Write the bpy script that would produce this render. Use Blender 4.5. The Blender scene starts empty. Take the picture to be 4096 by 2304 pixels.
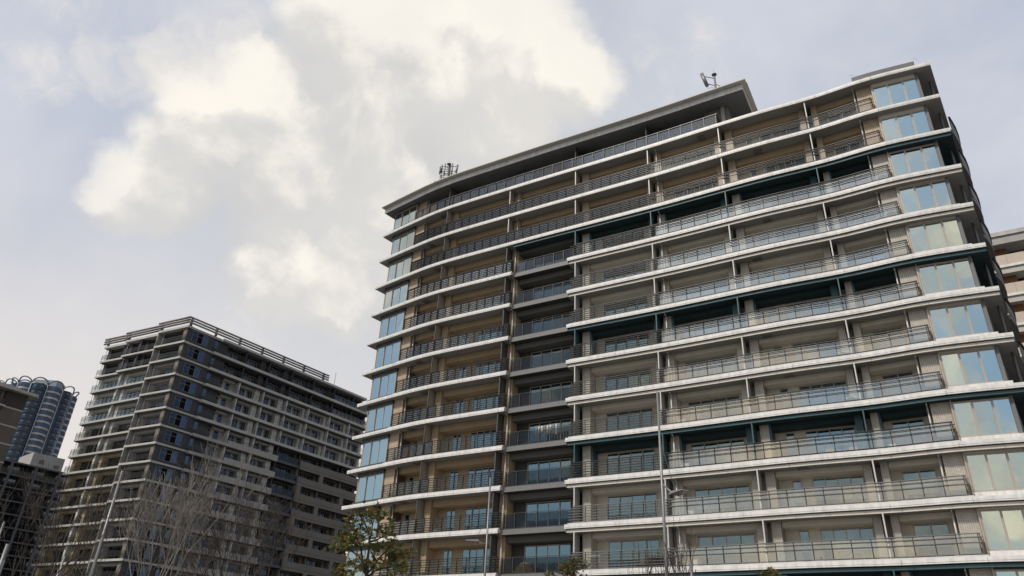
import bpy, math, random
from math import radians, sin, cos, pi, sqrt
from mathutils import Vector, Matrix, noise
random.seed(7)
S = bpy.context.scene
COL = S.collection
EYE = 1.6
# ---------------------------------------------------------------- camera
PITCH, ROLL, FPX = 0.50302, 0.05096, 2980.0
F_ = Vector((0, cos(PITCH), sin(PITCH))); R0 = Vector((1, 0, 0)); U0 = R0.cross(F_)
R_ = R0 * cos(ROLL) + U0 * sin(ROLL); U_ = -R0 * sin(ROLL) + U0 * cos(ROLL)
cd = bpy.data.cameras.new('camera'); cam = bpy.data.objects.new('camera', cd); COL.objects.link(cam)
cd.sensor_width = 36.0; cd.lens = 36.0 * FPX / 4096.0; cd.clip_end = 6000; cd.clip_start = 0.1
cam.matrix_world = Matrix(((R_.x, U_.x, -F_.x, 0), (R_.y, U_.y, -F_.y, 0), (R_.z, U_.z, -F_.z, EYE), (0, 0, 0, 1)))
S.camera = cam
S.render.resolution_x, S.render.resolution_y = 1024, 576
S.view_settings.view_transform = 'Standard'; S.view_settings.look = 'None'
S.view_settings.gamma = 1; S.view_settings.exposure = 0.0; S.view_settings.use_curve_mapping = False

def ray(u, v):
    return (F_ + R_ * ((u - 2048) / FPX) - U_ * ((v - 1152) / FPX)).normalized()
def at(u, v, dist):
    """point at a horizontal distance along the sight line through a photo pixel"""
    d = ray(u, v); return Vector((0, 0, EYE)) + d * (dist / math.hypot(d.x, d.y))

# ---------------------------------------------------------------- sky and sun
SUN_EL, SUN_AZ = radians(50), radians(-128)      # azimuth from +Y towards +X
W = bpy.data.worlds.new('World'); S.world = W; W.use_nodes = True
W.cycles.sampling_method = 'MANUAL'; W.cycles.sample_map_resolution = 256
nt = W.node_tree; N = nt.nodes; L = nt.links; N.clear()
def nd(t, **k):
    n = N.new(t)
    for a, b in k.items(): setattr(n, a, b)
    return n
def lk(a, b): L.new(a, b)
def val(sock, v):
    if isinstance(v, (int, float, tuple, list)): sock.default_value = v
    else: lk(v, sock)
def mth(op, a, b=None, clamp=False):
    n = nd('ShaderNodeMath', operation=op, use_clamp=clamp); val(n.inputs[0], a)
    if b is not None: val(n.inputs[1], b)
    return n.outputs[0]
def vm(op, a, b=None, out=0):
    n = nd('ShaderNodeVectorMath', operation=op); val(n.inputs[0], a)
    if b is not None: val(n.inputs[1], b)
    return n.outputs[out]
def mixc(f, a, b):
    n = nd('ShaderNodeMix', data_type='RGBA'); val(n.inputs[0], f); val(n.inputs[6], a); val(n.inputs[7], b); return n.outputs[2]
def mr(x, a, b, c=0.0, d=1.0, smooth=True):
    n = nd('ShaderNodeMapRange', interpolation_type='SMOOTHSTEP' if smooth else 'LINEAR')
    val(n.inputs[0], x); val(n.inputs[1], a); val(n.inputs[2], b); val(n.inputs[3], c); val(n.inputs[4], d); return n.outputs[0]
tc = nd('ShaderNodeTexCoord'); D = tc.outputs['Generated']
def fbm(vec, scale, detail, rough=.55, dist=0.0):
    n = nd('ShaderNodeTexNoise'); n.inputs['Scale'].default_value = scale; n.inputs['Detail'].default_value = detail
    n.inputs['Roughness'].default_value = rough; n.inputs['Distortion'].default_value = dist; lk(vec, n.inputs['Vector']); return n
sky = nd('ShaderNodeTexSky', sky_type='NISHITA', sun_disc=False, sun_elevation=SUN_EL, sun_rotation=SUN_AZ, air_density=1.3, dust_density=2.5)
skyc = vm('SCALE', sky.outputs[0]); skyc.node.inputs['Scale'].default_value = 0.12
def warped(vec, scale, amt, det=5):
    w = vm('SCALE', vm('SUBTRACT', fbm(vec, scale, det, .62).outputs['Color'], (.5, .5, .5))); w.node.inputs['Scale'].default_value = amt
    return vm('ADD', vec, w)
Dw = warped(warped(D, 5.0, .13, 4), 17.0, .04, 7)
# the cloud bank: soft lobes fixed in the sky, frayed by turbulence
LOBES = [((450, 430), 5.2, .9), ((560, 300), 6.0, .95), ((660, 230), 5.0, .95), ((760, 400), 8, .9), ((930, 270), 7.5, .95), ((1120, 140), 8, 1.0), ((1300, 100), 7, .95),
         ((1400, 180), 5.0, 1.0), ((1220, 290), 6.5, .85), ((1020, 450), 7.5, .85), ((740, 560), 6, .6), ((340, 450), 4.0, .85), ((410, 490), 4, .8),
         ((860, 600), 6.5, .7), ((720, 700), 5, .8), ((830, 740), 4.2, .8), ((900, 60), 7, .8)]
WISPS = [((430, 165), 4.2, .8), ((280, 190), 4, .8), ((100, 190), 3.4, .6), ((520, 130), 2.6, .6), ((240, 12), 5, .35), ((560, 8), 5, .5), ((1700, 190), 6, .35), ((700, 900), 9, .4)]
def lobes(vec, LL, core=.25):
    acc = None
    for (uv, r, a) in LL:
        d = ray(uv[0] * 1.59, uv[1] * 1.59); x = vm('DOT_PRODUCT', vm('NORMALIZE', vec), tuple(d), 1)
        m = mr(x, cos(radians(r)), cos(radians(r * core)), 0, a)
        acc = m if acc is None else mth('MAXIMUM', acc, m)
    return acc
tex = fbm(D, 6.5, 7, .57, .3).outputs[0]
lb = lobes(Dw, LOBES)
dens = mth('ADD', lb, mth('MULTIPLY', mth('SUBTRACT', tex, .5), .95))
cov = mr(dens, -.08, .92)
# light from above: compare with the cloud a little higher up
off = (ray(2300, -300) - ray(1800, 800)).normalized()
Du = vm('ADD', Dw, tuple(off * .065)); Du2 = vm('ADD', D, tuple(off * .035))
lb2 = lobes(Du, LOBES); tex2 = fbm(Du2, 6.5, 7, .57, .3).outputs[0]
slope = mth('ADD', mth('MULTIPLY', mth('SUBTRACT', lb, lb2), 1.0), mth('MULTIPLY', mth('SUBTRACT', tex, tex2), 1.5))
lit = mr(slope, -.14, .34)
inner = mr(dens, .55, 1.25)
lit = mth('ADD', mth('MULTIPLY', lit, .78), mth('MULTIPLY', mr(fbm(Dw, 3.1, 4, .5).outputs[0], .40, .62), .30), True)
ccol = mixc(lit, (.655, .645, .635, 1), (1.0, .95, .86, 1))
# thin high veil everywhere, with paler and bluer patches
thin = fbm(vm('ADD', D, (3.1, 1.7, .4)), 1.9, 6, .55, .5).outputs[0]
veil = mr(thin, .36, .66)
up = nd('ShaderNodeSeparateXYZ'); lk(D, up.inputs[0])
low = mr(up.outputs[2], .10, .60, 1, 0)
west = mr(vm('DOT_PRODUCT', D, (-.60, .80, 0), 1), .55, .95)
warm = mth('MULTIPLY', low, mth('ADD', mth('MULTIPLY', west, .75), .25))
blue = mixc(.80, skyc, (.50, .555, .67, 1))
veilc = mixc(warm, (.70, .71, .775, 1), (.87, .80, .735, 1))
gap = mixc(warm, blue, (.82, .765, .72, 1))
base = mixc(mth('ADD', mth('MULTIPLY', veil, .65), .10), gap, veilc)
wis = mr(mth('ADD', lobes(Dw, WISPS, .1), mth('MULTIPLY', mth('SUBTRACT', fbm(Dw, 9, 8, .6, .4).outputs[0], .5), 2.2)), .25, 1.0, 0, .75)
halo = mr(vm('DOT_PRODUCT', D, tuple(ray(1750, 900)), 1), cos(radians(27)), cos(radians(8)))
base = mixc(mth('MULTIPLY', halo, .55), base, (.70, .705, .715, 1))
base = mixc(wis, base, (.86, .82, .77, 1))
# broken cloud over the rest of the dome (seen only mirrored in the glass)
back = mr(vm('DOT_PRODUCT', D, tuple(ray(2048, 1152)), 1), .30, .70, 1, 0)
bc = mth('MULTIPLY', mr(fbm(vm('ADD', Dw, (7, 2, 5)), 3.4, 7, .58).outputs[0], .43, .60), back)
back_base = mixc(mth('MULTIPLY', back, .75), base, vm('MULTIPLY', skyc, (.62, .75, .85)))
base2 = mixc(mth('MULTIPLY', bc, .85), back_base, mixc(lit, (.58, .54, .50, 1), (1.55, 1.22, .80, 1)))
col = mixc(mth('MULTIPLY', cov, .95), base2, ccol)
below = mr(up.outputs[2], -.10, .0, 0, 1)
col = mixc(below, (.08, .08, .08, 1), col)
bg = nd('ShaderNodeBackground'); lk(col, bg.inputs[0]); bg.inputs[1].default_value = 1.0
wo = nd('ShaderNodeOutputWorld'); lk(bg.outputs[0], wo.inputs[0])

sl = bpy.data.lights.new('sun', 'SUN'); sl.energy = 3.3; sl.angle = radians(7); sl.color = (1, .92, .80)
so = bpy.data.objects.new('sun', sl); COL.objects.link(so)
sd = Vector((sin(SUN_AZ) * cos(SUN_EL), cos(SUN_AZ) * cos(SUN_EL), sin(SUN_EL)))
so.rotation_euler = sd.to_track_quat('Z', 'Y').to_euler(); so.location = (-40, -20, 80)

# ---------------------------------------------------------------- materials
def mat(name, c, rough=.7, var=.12, scale=1.5, streak=0.0, metal=0.0, bump=0.0, brick=None, spec=.5):
    m = bpy.data.materials.new(name); m.use_nodes = True; t = m.node_tree; b = t.nodes['Principled BSDF']
    b.inputs['Roughness'].default_value = rough; b.inputs['Metallic'].default_value = metal; b.inputs['Specular IOR Level'].default_value = spec
    g = t.nodes.new('ShaderNodeNewGeometry'); n = t.nodes.new('ShaderNodeTexNoise'); n.inputs['Scale'].default_value = scale; n.inputs['Detail'].default_value = 6
    t.links.new(g.outputs['Position'], n.inputs['Vector'])
    r = t.nodes.new('ShaderNodeMapRange'); t.links.new(n.outputs[0], r.inputs[0])
    r.inputs[1].default_value = .3; r.inputs[2].default_value = .7; r.inputs[3].default_value = 1 - var; r.inputs[4].default_value = 1 + var * .6
    fac = r.outputs[0]
    if streak:
        mp = t.nodes.new('ShaderNodeMapping'); mp.inputs['Scale'].default_value = (2.6, 2.6, .18); t.links.new(g.outputs['Position'], mp.inputs[0])
        n2 = t.nodes.new('ShaderNodeTexNoise'); n2.inputs['Scale'].default_value = 1.6; n2.inputs['Detail'].default_value = 8; t.links.new(mp.outputs[0], n2.inputs['Vector'])
        r2 = t.nodes.new('ShaderNodeMapRange'); t.links.new(n2.outputs[0], r2.inputs[0]); r2.inputs[1].default_value = .35; r2.inputs[2].default_value = .6
        r2.inputs[3].default_value = 1 - streak; r2.inputs[4].default_value = 1
        mm = t.nodes.new('ShaderNodeMath'); mm.operation = 'MULTIPLY'; t.links.new(fac, mm.inputs[0]); t.links.new(r2.outputs[0], mm.inputs[1]); fac = mm.outputs[0]
    vs = t.nodes.new('ShaderNodeVectorMath'); vs.operation = 'SCALE'; vs.inputs[0].default_value = c; t.links.new(fac, vs.inputs['Scale'])
    out = vs.outputs[0]; h = n.outputs[0]
    if brick:
        bt = t.nodes.new('ShaderNodeTexBrick'); bt.offset = 0; bt.inputs['Scale'].default_value = 1
        bt.inputs['Brick Width'].default_value, bt.inputs['Row Height'].default_value = brick
        bt.inputs['Mortar Size'].default_value = .012; bt.inputs['Color1'].default_value = (1, 1, 1, 1); bt.inputs['Color2'].default_value = (.86, .86, .86, 1); bt.inputs['Mortar'].default_value = (.5, .48, .46, 1)
        uv = t.nodes.new('ShaderNodeTexCoord'); sx = t.nodes.new('ShaderNodeSeparateXYZ'); t.links.new(g.outputs['Position'], sx.inputs[0])
        ds = t.nodes.new('ShaderNodeVectorMath'); ds.operation = 'DOT_PRODUCT'; t.links.new(g.outputs['Position'], ds.inputs[0]); ds.inputs[1].default_value = (.86, -.51, 0)
        cx = t.nodes.new('ShaderNodeCombineXYZ'); t.links.new(ds.outputs['Value'], cx.inputs[0]); t.links.new(sx.outputs[2], cx.inputs[1]); t.links.new(cx.outputs[0], bt.inputs['Vector'])
        mx = t.nodes.new('ShaderNodeVectorMath'); mx.operation = 'MULTIPLY'; t.links.new(out, mx.inputs[0]); t.links.new(bt.outputs['Color'], mx.inputs[1]); out = mx.outputs[0]
    t.links.new(out, b.inputs['Base Color'])
    if bump:
        bp = t.nodes.new('ShaderNodeBump'); bp.inputs['Strength'].default_value = bump; bp.inputs['Distance'].default_value = .02; t.links.new(h, bp.inputs['Height']); t.links.new(bp.outputs[0], b.inputs['Normal'])
    return m
def glass(name, tint, gloss, refl=(1, 1, 1), rough=.02, wav=.0, fs=1.0):
    m = bpy.data.materials.new(name); m.use_nodes = True; t = m.node_tree; t.nodes.clear()
    o = t.nodes.new('ShaderNodeOutputMaterial'); tr = t.nodes.new('ShaderNodeBsdfTransparent'); tr.inputs[0].default_value = (*tint, 1)
    gl = t.nodes.new('ShaderNodeBsdfGlossy'); gl.inputs[0].default_value = (*refl, 1); gl.inputs['Roughness'].default_value = rough
    lw = t.nodes.new('ShaderNodeFresnel'); lw.inputs[0].default_value = 1.5
    a = t.nodes.new('ShaderNodeMath'); a.operation = 'MULTIPLY_ADD'; a.use_clamp = True; t.links.new(lw.outputs[0], a.inputs[0]); a.inputs[1].default_value = fs; a.inputs[2].default_value = gloss
    mx = t.nodes.new('ShaderNodeMixShader'); t.links.new(a.outputs[0], mx.inputs[0]); t.links.new(tr.outputs[0], mx.inputs[1]); t.links.new(gl.outputs[0], mx.inputs[2]); t.links.new(mx.outputs[0], o.inputs[0])
    if wav:
        g = t.nodes.new('ShaderNodeNewGeometry'); n = t.nodes.new('ShaderNodeTexNoise'); n.inputs['Scale'].default_value = .9; n.inputs['Detail'].default_value = 1; t.links.new(g.outputs['Position'], n.inputs['Vector'])
        bp = t.nodes.new('ShaderNodeBump'); bp.inputs['Strength'].default_value = wav; bp.inputs['Distance'].default_value = .03; t.links.new(n.outputs[0], bp.inputs['Height']); t.links.new(bp.outputs[0], gl.inputs['Normal'])
    return m
M = dict(
    white=mat('white_coping', (.69, .685, .685), .45, .09, 2.0, .17), curb=mat('white_curb', (.55, .54, .53), .6, .08, 2, .08),
    trim=mat('cream_trim', (.60, .56, .50), .5, .06, 2, .06), teal=mat('teal_metal', (.028, .080, .094), .5, .12, 2, .05), tealwall=mat('teal_wall', (.008, .028, .034), .7, .15, 1.2),
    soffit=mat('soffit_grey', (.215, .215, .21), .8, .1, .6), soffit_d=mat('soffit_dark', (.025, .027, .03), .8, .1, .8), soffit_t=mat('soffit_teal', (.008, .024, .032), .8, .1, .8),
    tan=mat('tan_render', (.37, .28, .18), .8, .08, .8, .06), cream=mat('cream_render', (.61, .575, .50), .8, .07, .8, .05), gwall=mat('charcoal_wall', (.055, .055, .055), .8, .1, .9),
    tile_t=mat('tan_tile', (.48, .37, .265), .5, .1, 2.5, .06, brick=(.11, .32)), tile_c=mat('pale_tile', (.56, .52, .46), .45, .1, 2.5, .05, brick=(.11, .08)),
    brown=mat('brown_trim', (.10, .065, .045), .6), rail_d=mat('dark_rail', (.028, .026, .028), .4, .1, 4, metal=.3), rail_m=mat('mid_grey_rail', (.07, .07, .073), .4, .1, 4, metal=.3), rail_l=mat('pale_grey_rail', (.17, .17, .175), .4, .1, 4, metal=.3),
    fin=mat('fin_grey', (.20, .19, .19), .5, .1, 1), part_g=mat('grey_board', (.34, .335, .33), .7, .06, 1.5), part_t=mat('taupe_board', (.29, .25, .205), .7, .06, 1.5), part_d=mat('dark_board', (.07, .07, .07), .7, .06, 1.5),
    pipe=mat('pale_pipe', (.52, .51, .50), .4, .08, 4), frame=mat('champagne_frame', (.40, .355, .31), .4, .06, 3, metal=.2), framed=mat('dark_frame', (.05, .05, .052), .5),
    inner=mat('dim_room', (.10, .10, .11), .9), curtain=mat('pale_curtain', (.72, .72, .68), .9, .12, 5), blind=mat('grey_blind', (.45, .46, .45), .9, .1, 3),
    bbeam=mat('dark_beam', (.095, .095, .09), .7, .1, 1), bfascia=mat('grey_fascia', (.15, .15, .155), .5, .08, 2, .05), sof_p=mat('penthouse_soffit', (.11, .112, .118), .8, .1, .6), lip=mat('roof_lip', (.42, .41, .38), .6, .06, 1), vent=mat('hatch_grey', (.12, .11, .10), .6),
    side=mat('slate_side', (.13, .135, .145), .7, .08, 1), acw=mat('ac_white', (.66, .65, .61), .5, .06, 5), acd=mat('ac_grille', (.12, .12, .12), .5),
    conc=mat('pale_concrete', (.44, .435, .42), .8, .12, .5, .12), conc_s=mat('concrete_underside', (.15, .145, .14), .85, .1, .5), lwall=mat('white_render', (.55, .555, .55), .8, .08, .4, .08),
    char=mat('charcoal_tile', (.030, .033, .040), .6, .12, .8), taupe=mat('taupe_column', (.17, .155, .135), .8, .1, .8), beige=mat('beige_render', (.42, .35, .24), .8, .1, .5, .05), dbrown=mat('brown_parapet', (.165, .15, .138), .8, .1, .4, .1),
    gpar=mat('grey_parapet', (.34, .33, .32), .8, .1, .4, .12), navy=mat('navy_panel', (.006, .026, .060), .15, .25, .2), tcream=mat('spandrel', (.42, .40, .37), .5, .08, .3), tgrey=mat('tower_rib', (.19, .23, .28), .5, .05, .3),
    dfloor=mat('dark_slab', (.085, .09, .10), .7, .1, .4), dk=mat('dark_wall', (.03, .032, .036), .7, .15, .4), mid=mat('mushroom_wall', (.125, .113, .10), .8, .1, .4, .08), midd=mat('aubergine_wall', (.055, .045, .048), .8, .1, .4),
    steel=mat('galvanised', (.19, .19, .20), .45, .08, 3, metal=.4), steel_d=mat('dark_steel', (.07, .07, .075), .5, .1, 3), bark=mat('pale_bark', (.19, .175, .16), .9, .3, 6, bump=.4), bark_d=mat('dark_bark', (.055, .045, .04), .9, .3, 6, bump=.4),
    leaf=mat('olive_leaf', (.17, .175, .04), .5, .35, 3.0), leaf_y=mat('bronze_leaf', (.32, .21, .05), .5, .3, 4), leaf_d=mat('deep_leaf', (.075, .10, .028), .5, .3, 4), wood=mat('russet_wood', (.20, .085, .035), .6, .25, 2), bpanel=mat('peach_panel', (.47, .40, .34), .5, .05, .6), rust=mat('cardboard', (.45, .22, .08), .8), bamboo=mat('bamboo_screen', (.46, .36, .20), .8, .3, 14),
    sofa=mat('grey_cushion', (.10, .095, .09), .9, .15, 6), chair=mat('dark_weave', (.05, .045, .045), .8), pot=mat('white_pot', (.62, .60, .56), .6), cloth=mat('laundry_cloth', (.60, .58, .56), .9, .2, 4), cloth2=mat('laundry_grey', (.26, .24, .26), .9, .2, 4), mound=mat('straw_cover', (.55, .38, .18), .9, .25, 5), palm=mat('palm_leaf', (.05, .085, .025), .5, .3, 5), red=mat('red_box', (.30, .05, .04), .6), led=mat('lamp_lens', (.10, .10, .105), .15),
    ground=mat('asphalt', (.05, .05, .05), .9, .2, .3), paving=mat('paving', (.22, .21, .20), .9, .2, .5))
M['pane'] = glass('window_glass', (.34, .43, .47), .17, (.72, .93, 1.0), wav=.15)
M['pane_end'] = glass('end_window_glass', (.34, .46, .47), .54, (.86, 1.0, .99), wav=.14)
M['pane_l'] = glass('old_window_glass', (.16, .20, .26), .05, (.55, .70, 1.0))
M['pane_corner'] = glass('corner_window_glass', (.20, .25, .32), .16, (.45, .62, 1.0), wav=.1)
M['bglass'] = glass('balustrade_glass', (.90, .91, .90), .0, (1, .98, .95), .0, wav=0, fs=.35)
M['bglass_r'] = glass('reflective_balustrade_glass', (.80, .81, .79), .22, (1, .97, .92), .0, wav=.02, fs=.6)
M['bglass_d'] = glass('tinted_balustrade_glass', (.52, .53, .55), .0, (.95, .97, 1.0), .0, wav=0, fs=.45)
M['tglass'] = mat('tower_glass', (.035, .085, .19), .12, .3, .25)

# ---------------------------------------------------------------- helpers
WM = {}
def put(name, mesh, m=None, parent=None, mtx=None, **props):
    o = bpy.data.objects.new(name, mesh); COL.objects.link(o)
    mtx = mtx or Matrix.Identity(4); o.matrix_basis = mtx; WM[o.name] = mtx
    if m is not None and mesh is not None and not mesh.materials: mesh.materials.append(m)
    if parent is not None: o.parent = parent; o.matrix_parent_inverse = WM[parent.name].inverted()
    for k, v in props.items(): o[k] = v
    return o
def thing(name, label, cat, loc, group=None, rz=0.0):
    o = put(name, None, None, None, Matrix.Translation(loc) @ Matrix.Rotation(rz, 4, 'Z')); o['label'] = label; o['category'] = cat
    o.empty_display_size = .3
    if group: o['group'] = group
    return o
class B:
    def __init__(s): s.v = []; s.f = []
    def quadbox(s, a, b):
        """a: 4 bottom points (ccw), b: 4 top points"""
        i = len(s.v); s.v += [tuple(p) for p in a] + [tuple(p) for p in b]
        s.f += [(i, i+3, i+2, i+1), (i+4, i+5, i+6, i+7), (i, i+1, i+5, i+4), (i+1, i+2, i+6, i+5), (i+2, i+3, i+7, i+6), (i+3, i, i+4, i+7)]
        return s
    def box(s, x0, x1, y0, y1, z0, z1):
        return s.quadbox([(x0, y0, z0), (x1, y0, z0), (x1, y1, z0), (x0, y1, z0)], [(x0, y0, z1), (x1, y0, z1), (x1, y1, z1), (x0, y1, z1)])
    def prism(s, poly, z0, z1):
        i = len(s.v); n = len(poly); s.v += [(p[0], p[1], z0) for p in poly] + [(p[0], p[1], z1) for p in poly]
        s.f += [tuple(range(i + n - 1, i - 1, -1)), tuple(range(i + n, i + 2 * n))] + [(i + k, i + (k + 1) % n, i + n + (k + 1) % n, i + n + k) for k in range(n)]
        return s
    def tube(s, pts, rad, k=6, cap=True):
        pts = [Vector(p) for p in pts]; i0 = len(s.v); n = len(pts)
        for j, p in enumerate(pts):
            d = (pts[min(j+1, n-1)] - pts[max(j-1, 0)]).normalized(); a = d.cross(Vector((.31, .17, .93)))
            if a.length < .05: a = d.cross(Vector((1, 0, 0)))
            a.normalize(); b = d.cross(a); r = rad[j] if isinstance(rad, (list, tuple)) else rad
            for q in range(k): t = 2 * pi * q / k; s.v.append(tuple(p + a * cos(t) * r + b * sin(t) * r))
        for j in range(n - 1):
            for q in range(k): a = i0 + j * k + q; b = i0 + j * k + (q + 1) % k; s.f.append((a, b, b + k, a + k))
        if cap: s.f.append(tuple(range(i0 + k - 1, i0 - 1, -1))); s.f.append(tuple(range(i0 + (n - 1) * k, i0 + n * k)))
        return s
    def lathe(s, prof, k=12, o=(0, 0, 0)):
        i0 = len(s.v)
        for r, z in prof:
            for q in range(k): t = 2 * pi * q / k; s.v.append((o[0] + r * cos(t), o[1] + r * sin(t), o[2] + z))
        for j in range(len(prof) - 1):
            for q in range(k): a = i0 + j * k + q; b = i0 + j * k + (q + 1) % k; s.f.append((a, b, b + k, a + k))
        s.f.append(tuple(range(i0 + k - 1, i0 - 1, -1))); s.f.append(tuple(range(i0 + (len(prof) - 1) * k, i0 + len(prof) * k)))
        return s
    def mesh(s, name, smooth=False):
        me = bpy.data.meshes.new(name); me.from_pydata(s.v, [], s.f); me.update()
        if smooth: me.polygons.foreach_set('use_smooth', [True] * len(me.polygons))
        return me
_cube = {}
def cube(m):
    if m.name not in _cube:
        me = B().box(-.5, .5, -.5, .5, -.5, .5).mesh('piece_' + m.name); me.materials.append(m); _cube[m.name] = me
    return _cube[m.name]

class Face:
    """a facade line in plan: s runs along it, n inwards, z up"""
    def __init__(f, pts, dens=True, side=1):
        P = [Vector(p) for p in pts]
        if dens and len(P) > 2:
            Q = [2 * P[0] - P[1]] + P + [2 * P[-1] - P[-2]]; o = []
            for i in range(1, len(Q) - 2):
                for k in range(12):
                    t = k / 12; a, b, c, d = Q[i-1:i+3]
                    o.append(.5 * ((2*b) + (c-a)*t + (2*a-5*b+4*c-d)*t*t + (3*b-a-3*c+d)*t**3))
            P = o + [P[-1]]
        f.p = P; f.s = [0]; f.side = side
        for a, b in zip(P, P[1:]): f.s.append(f.s[-1] + (b - a).length)
        f.len = f.s[-1]
    def fr(f, s):
        i = 0; S_ = f.s
        import bisect
        i = min(max(bisect.bisect_right(S_, s) - 1, 0), len(S_) - 2)
        t = (s - S_[i]) / (S_[i+1] - S_[i]); p = f.p[i].lerp(f.p[i+1], t) if 0 <= t <= 1 else f.p[i] + (f.p[i+1] - f.p[i]) * t
        j0 = max(i - 4, 0); j1 = min(i + 5, len(f.p) - 1); d = (f.p[j1] - f.p[j0]).normalized() if len(f.p) > 2 else (f.p[1] - f.p[0]).normalized()
        return p, d, Vector((-d.y, d.x)) * f.side
    def P(f, s, n, z):
        p, d, nn = f.fr(s); q = p + nn * n; return Vector((q.x, q.y, z))
    def bent(f, b, s0, s1, n0, n1, z0, z1, step=1.3):
        k = 1 if len(f.p) == 2 else max(1, int(math.ceil((s1 - s0) / step))); i0 = len(b.v)
        for j in range(k + 1):
            s = s0 + (s1 - s0) * j / k
            for n, z in ((n0, z0), (n1, z0), (n1, z1), (n0, z1)): b.v.append(tuple(f.P(s, n, z)))
        for j in range(k):
            a = i0 + j * 4
            for q in range(4): b.f.append((a + q, a + (q + 1) % 4, a + 4 + (q + 1) % 4, a + 4 + q))
        b.f.append((i0 + 3, i0 + 2, i0 + 1, i0)); e = i0 + k * 4; b.f.append((e, e + 1, e + 2, e + 3))
        return b
    def part(f, name, m, parent, s0, s1, n0, n1, z0, z1, step=1.3, **pr):
        return put(name, f.bent(B(), s0, s1, n0, n1, z0, z1, step).mesh(name), m, parent, **pr)
    def mtx(f, s, n, z):
        p, d, nn = f.fr(s); q = p + nn * n
        return Matrix(((d.x, nn.x, 0, q.x), (d.y, nn.y, 0, q.y), (0, 0, 1, z), (0, 0, 0, 1)))
    def blk(f, name, m, parent, s0, s1, n0, n1, z0, z1, **pr):
        """straight block placed along the facade, sharing one cube mesh per material"""
        mt = f.mtx((s0 + s1) / 2, (n0 + n1) / 2, (z0 + z1) / 2) @ Matrix.Diagonal((s1 - s0, abs(n1 - n0), z1 - z0, 1))
        return put(name, cube(m), None, parent, mt, **pr)

# ---------------------------------------------------------------- ground
gm = B(); gm.prism([(3000 * cos(t * pi / 24), 3000 * sin(t * pi / 24)) for t in range(48)], -1, 0)
put('ground', gm.mesh('ground'), M['ground'], kind='structure')
pv = B().prism([(-60, 20), (60, -20), (60, 38), (-20, 66), (-60, 110)], -.5, .004)
put('pavement', pv.mesh('pavement'), M['paving'], kind='structure')

# ================================================================ MAIN BUILDING
H = 3.15; ZT = 42.437 + EYE
def Z(k): return ZT - H * k
FC = Face([(-13.95, 66.9), (-10.62, 64.05), (-7.15, 61.3), (-1.85, 58.0), (3, 55.08), (5.95, 53.35), (11.95, 49.8), (18.3, 45.85), (22.65, 43.4), (26, 41.2), (29.85, 39.3)])
SE = FC.len
bld = thing('apartment_building', 'large curved apartment block with white slab edges and teal bands, filling the right half', 'building', FC.P(26, 6, 0))
SD = Vector((.605, .796)); E0 = FC.fr(SE)[0]           # the right-hand end runs back along this line
def endwedge(b, s_start, n_from, z0, z1, out=0.0, length=15.0):
    a = FC.P(SE, n_from, 0).xy; o = E0 + Vector((.796, -.605)) * out + SD * n_from * 1.05
    far = E0 + Vector((.796, -.605)) * out + SD * length; back = FC.P(SE, 14, 0).xy
    b.prism([a, o, far, back], z0, z1)
NL = 12
TEAL = {2, 5, 8, 11}
def kind_of(j, sec):
    if sec == 'A': return 'tan'
    if sec == 'B': return 'dark'
    if j < 2: return 'tan'
    return 'teal' if j in TEAL else 'light'
WALL = dict(tan=M['tan'], dark=M['gwall'], light=M['cream'], teal=M['tealwall'])
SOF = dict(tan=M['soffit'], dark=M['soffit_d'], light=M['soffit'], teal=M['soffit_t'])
pend_glass = []; pend_post = []; pend_pane = []

def fascia(k, s0, s1):
    """white coping in lengths of about 4 m with open joints; a thin groove over the drip lip"""
    n = max(1, round((s1 - s0) / 4.0)); w = (s1 - s0) / n
    for i in range(n):
        b = B(); a, c = s0 + i * w + (.009 if i else 0), s0 + (i + 1) * w - (.009 if i < n - 1 else 0)
        FC.bent(b, a, c, 0, .09, Z(k) - .20, Z(k)); FC.bent(b, a, c, .012, .09, Z(k) - .29, Z(k) - .218); FC.bent(b, a, c, .03, .09, Z(k) - .218, Z(k) - .20)
        put('coping', b.mesh('coping'), M['white'], bld)
def trim(k, s0, s1, m):
    n = max(1, round((s1 - s0) / 2.0)); w = (s1 - s0) / n
    for i in range(n):
        FC.part('trim_panel', m, bld, s0 + i * w + .008, s0 + (i + 1) * w - .008, .15, .22, Z(k) - .535, Z(k) - .355)
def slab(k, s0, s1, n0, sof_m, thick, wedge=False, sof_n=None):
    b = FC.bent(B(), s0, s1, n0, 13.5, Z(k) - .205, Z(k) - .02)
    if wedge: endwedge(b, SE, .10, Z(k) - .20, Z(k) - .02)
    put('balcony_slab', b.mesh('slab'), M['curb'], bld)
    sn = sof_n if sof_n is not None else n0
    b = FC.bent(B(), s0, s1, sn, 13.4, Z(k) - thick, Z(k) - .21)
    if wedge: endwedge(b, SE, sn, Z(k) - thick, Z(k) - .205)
    put('soffit', b.mesh('soffit'), sof_m, bld)

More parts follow.
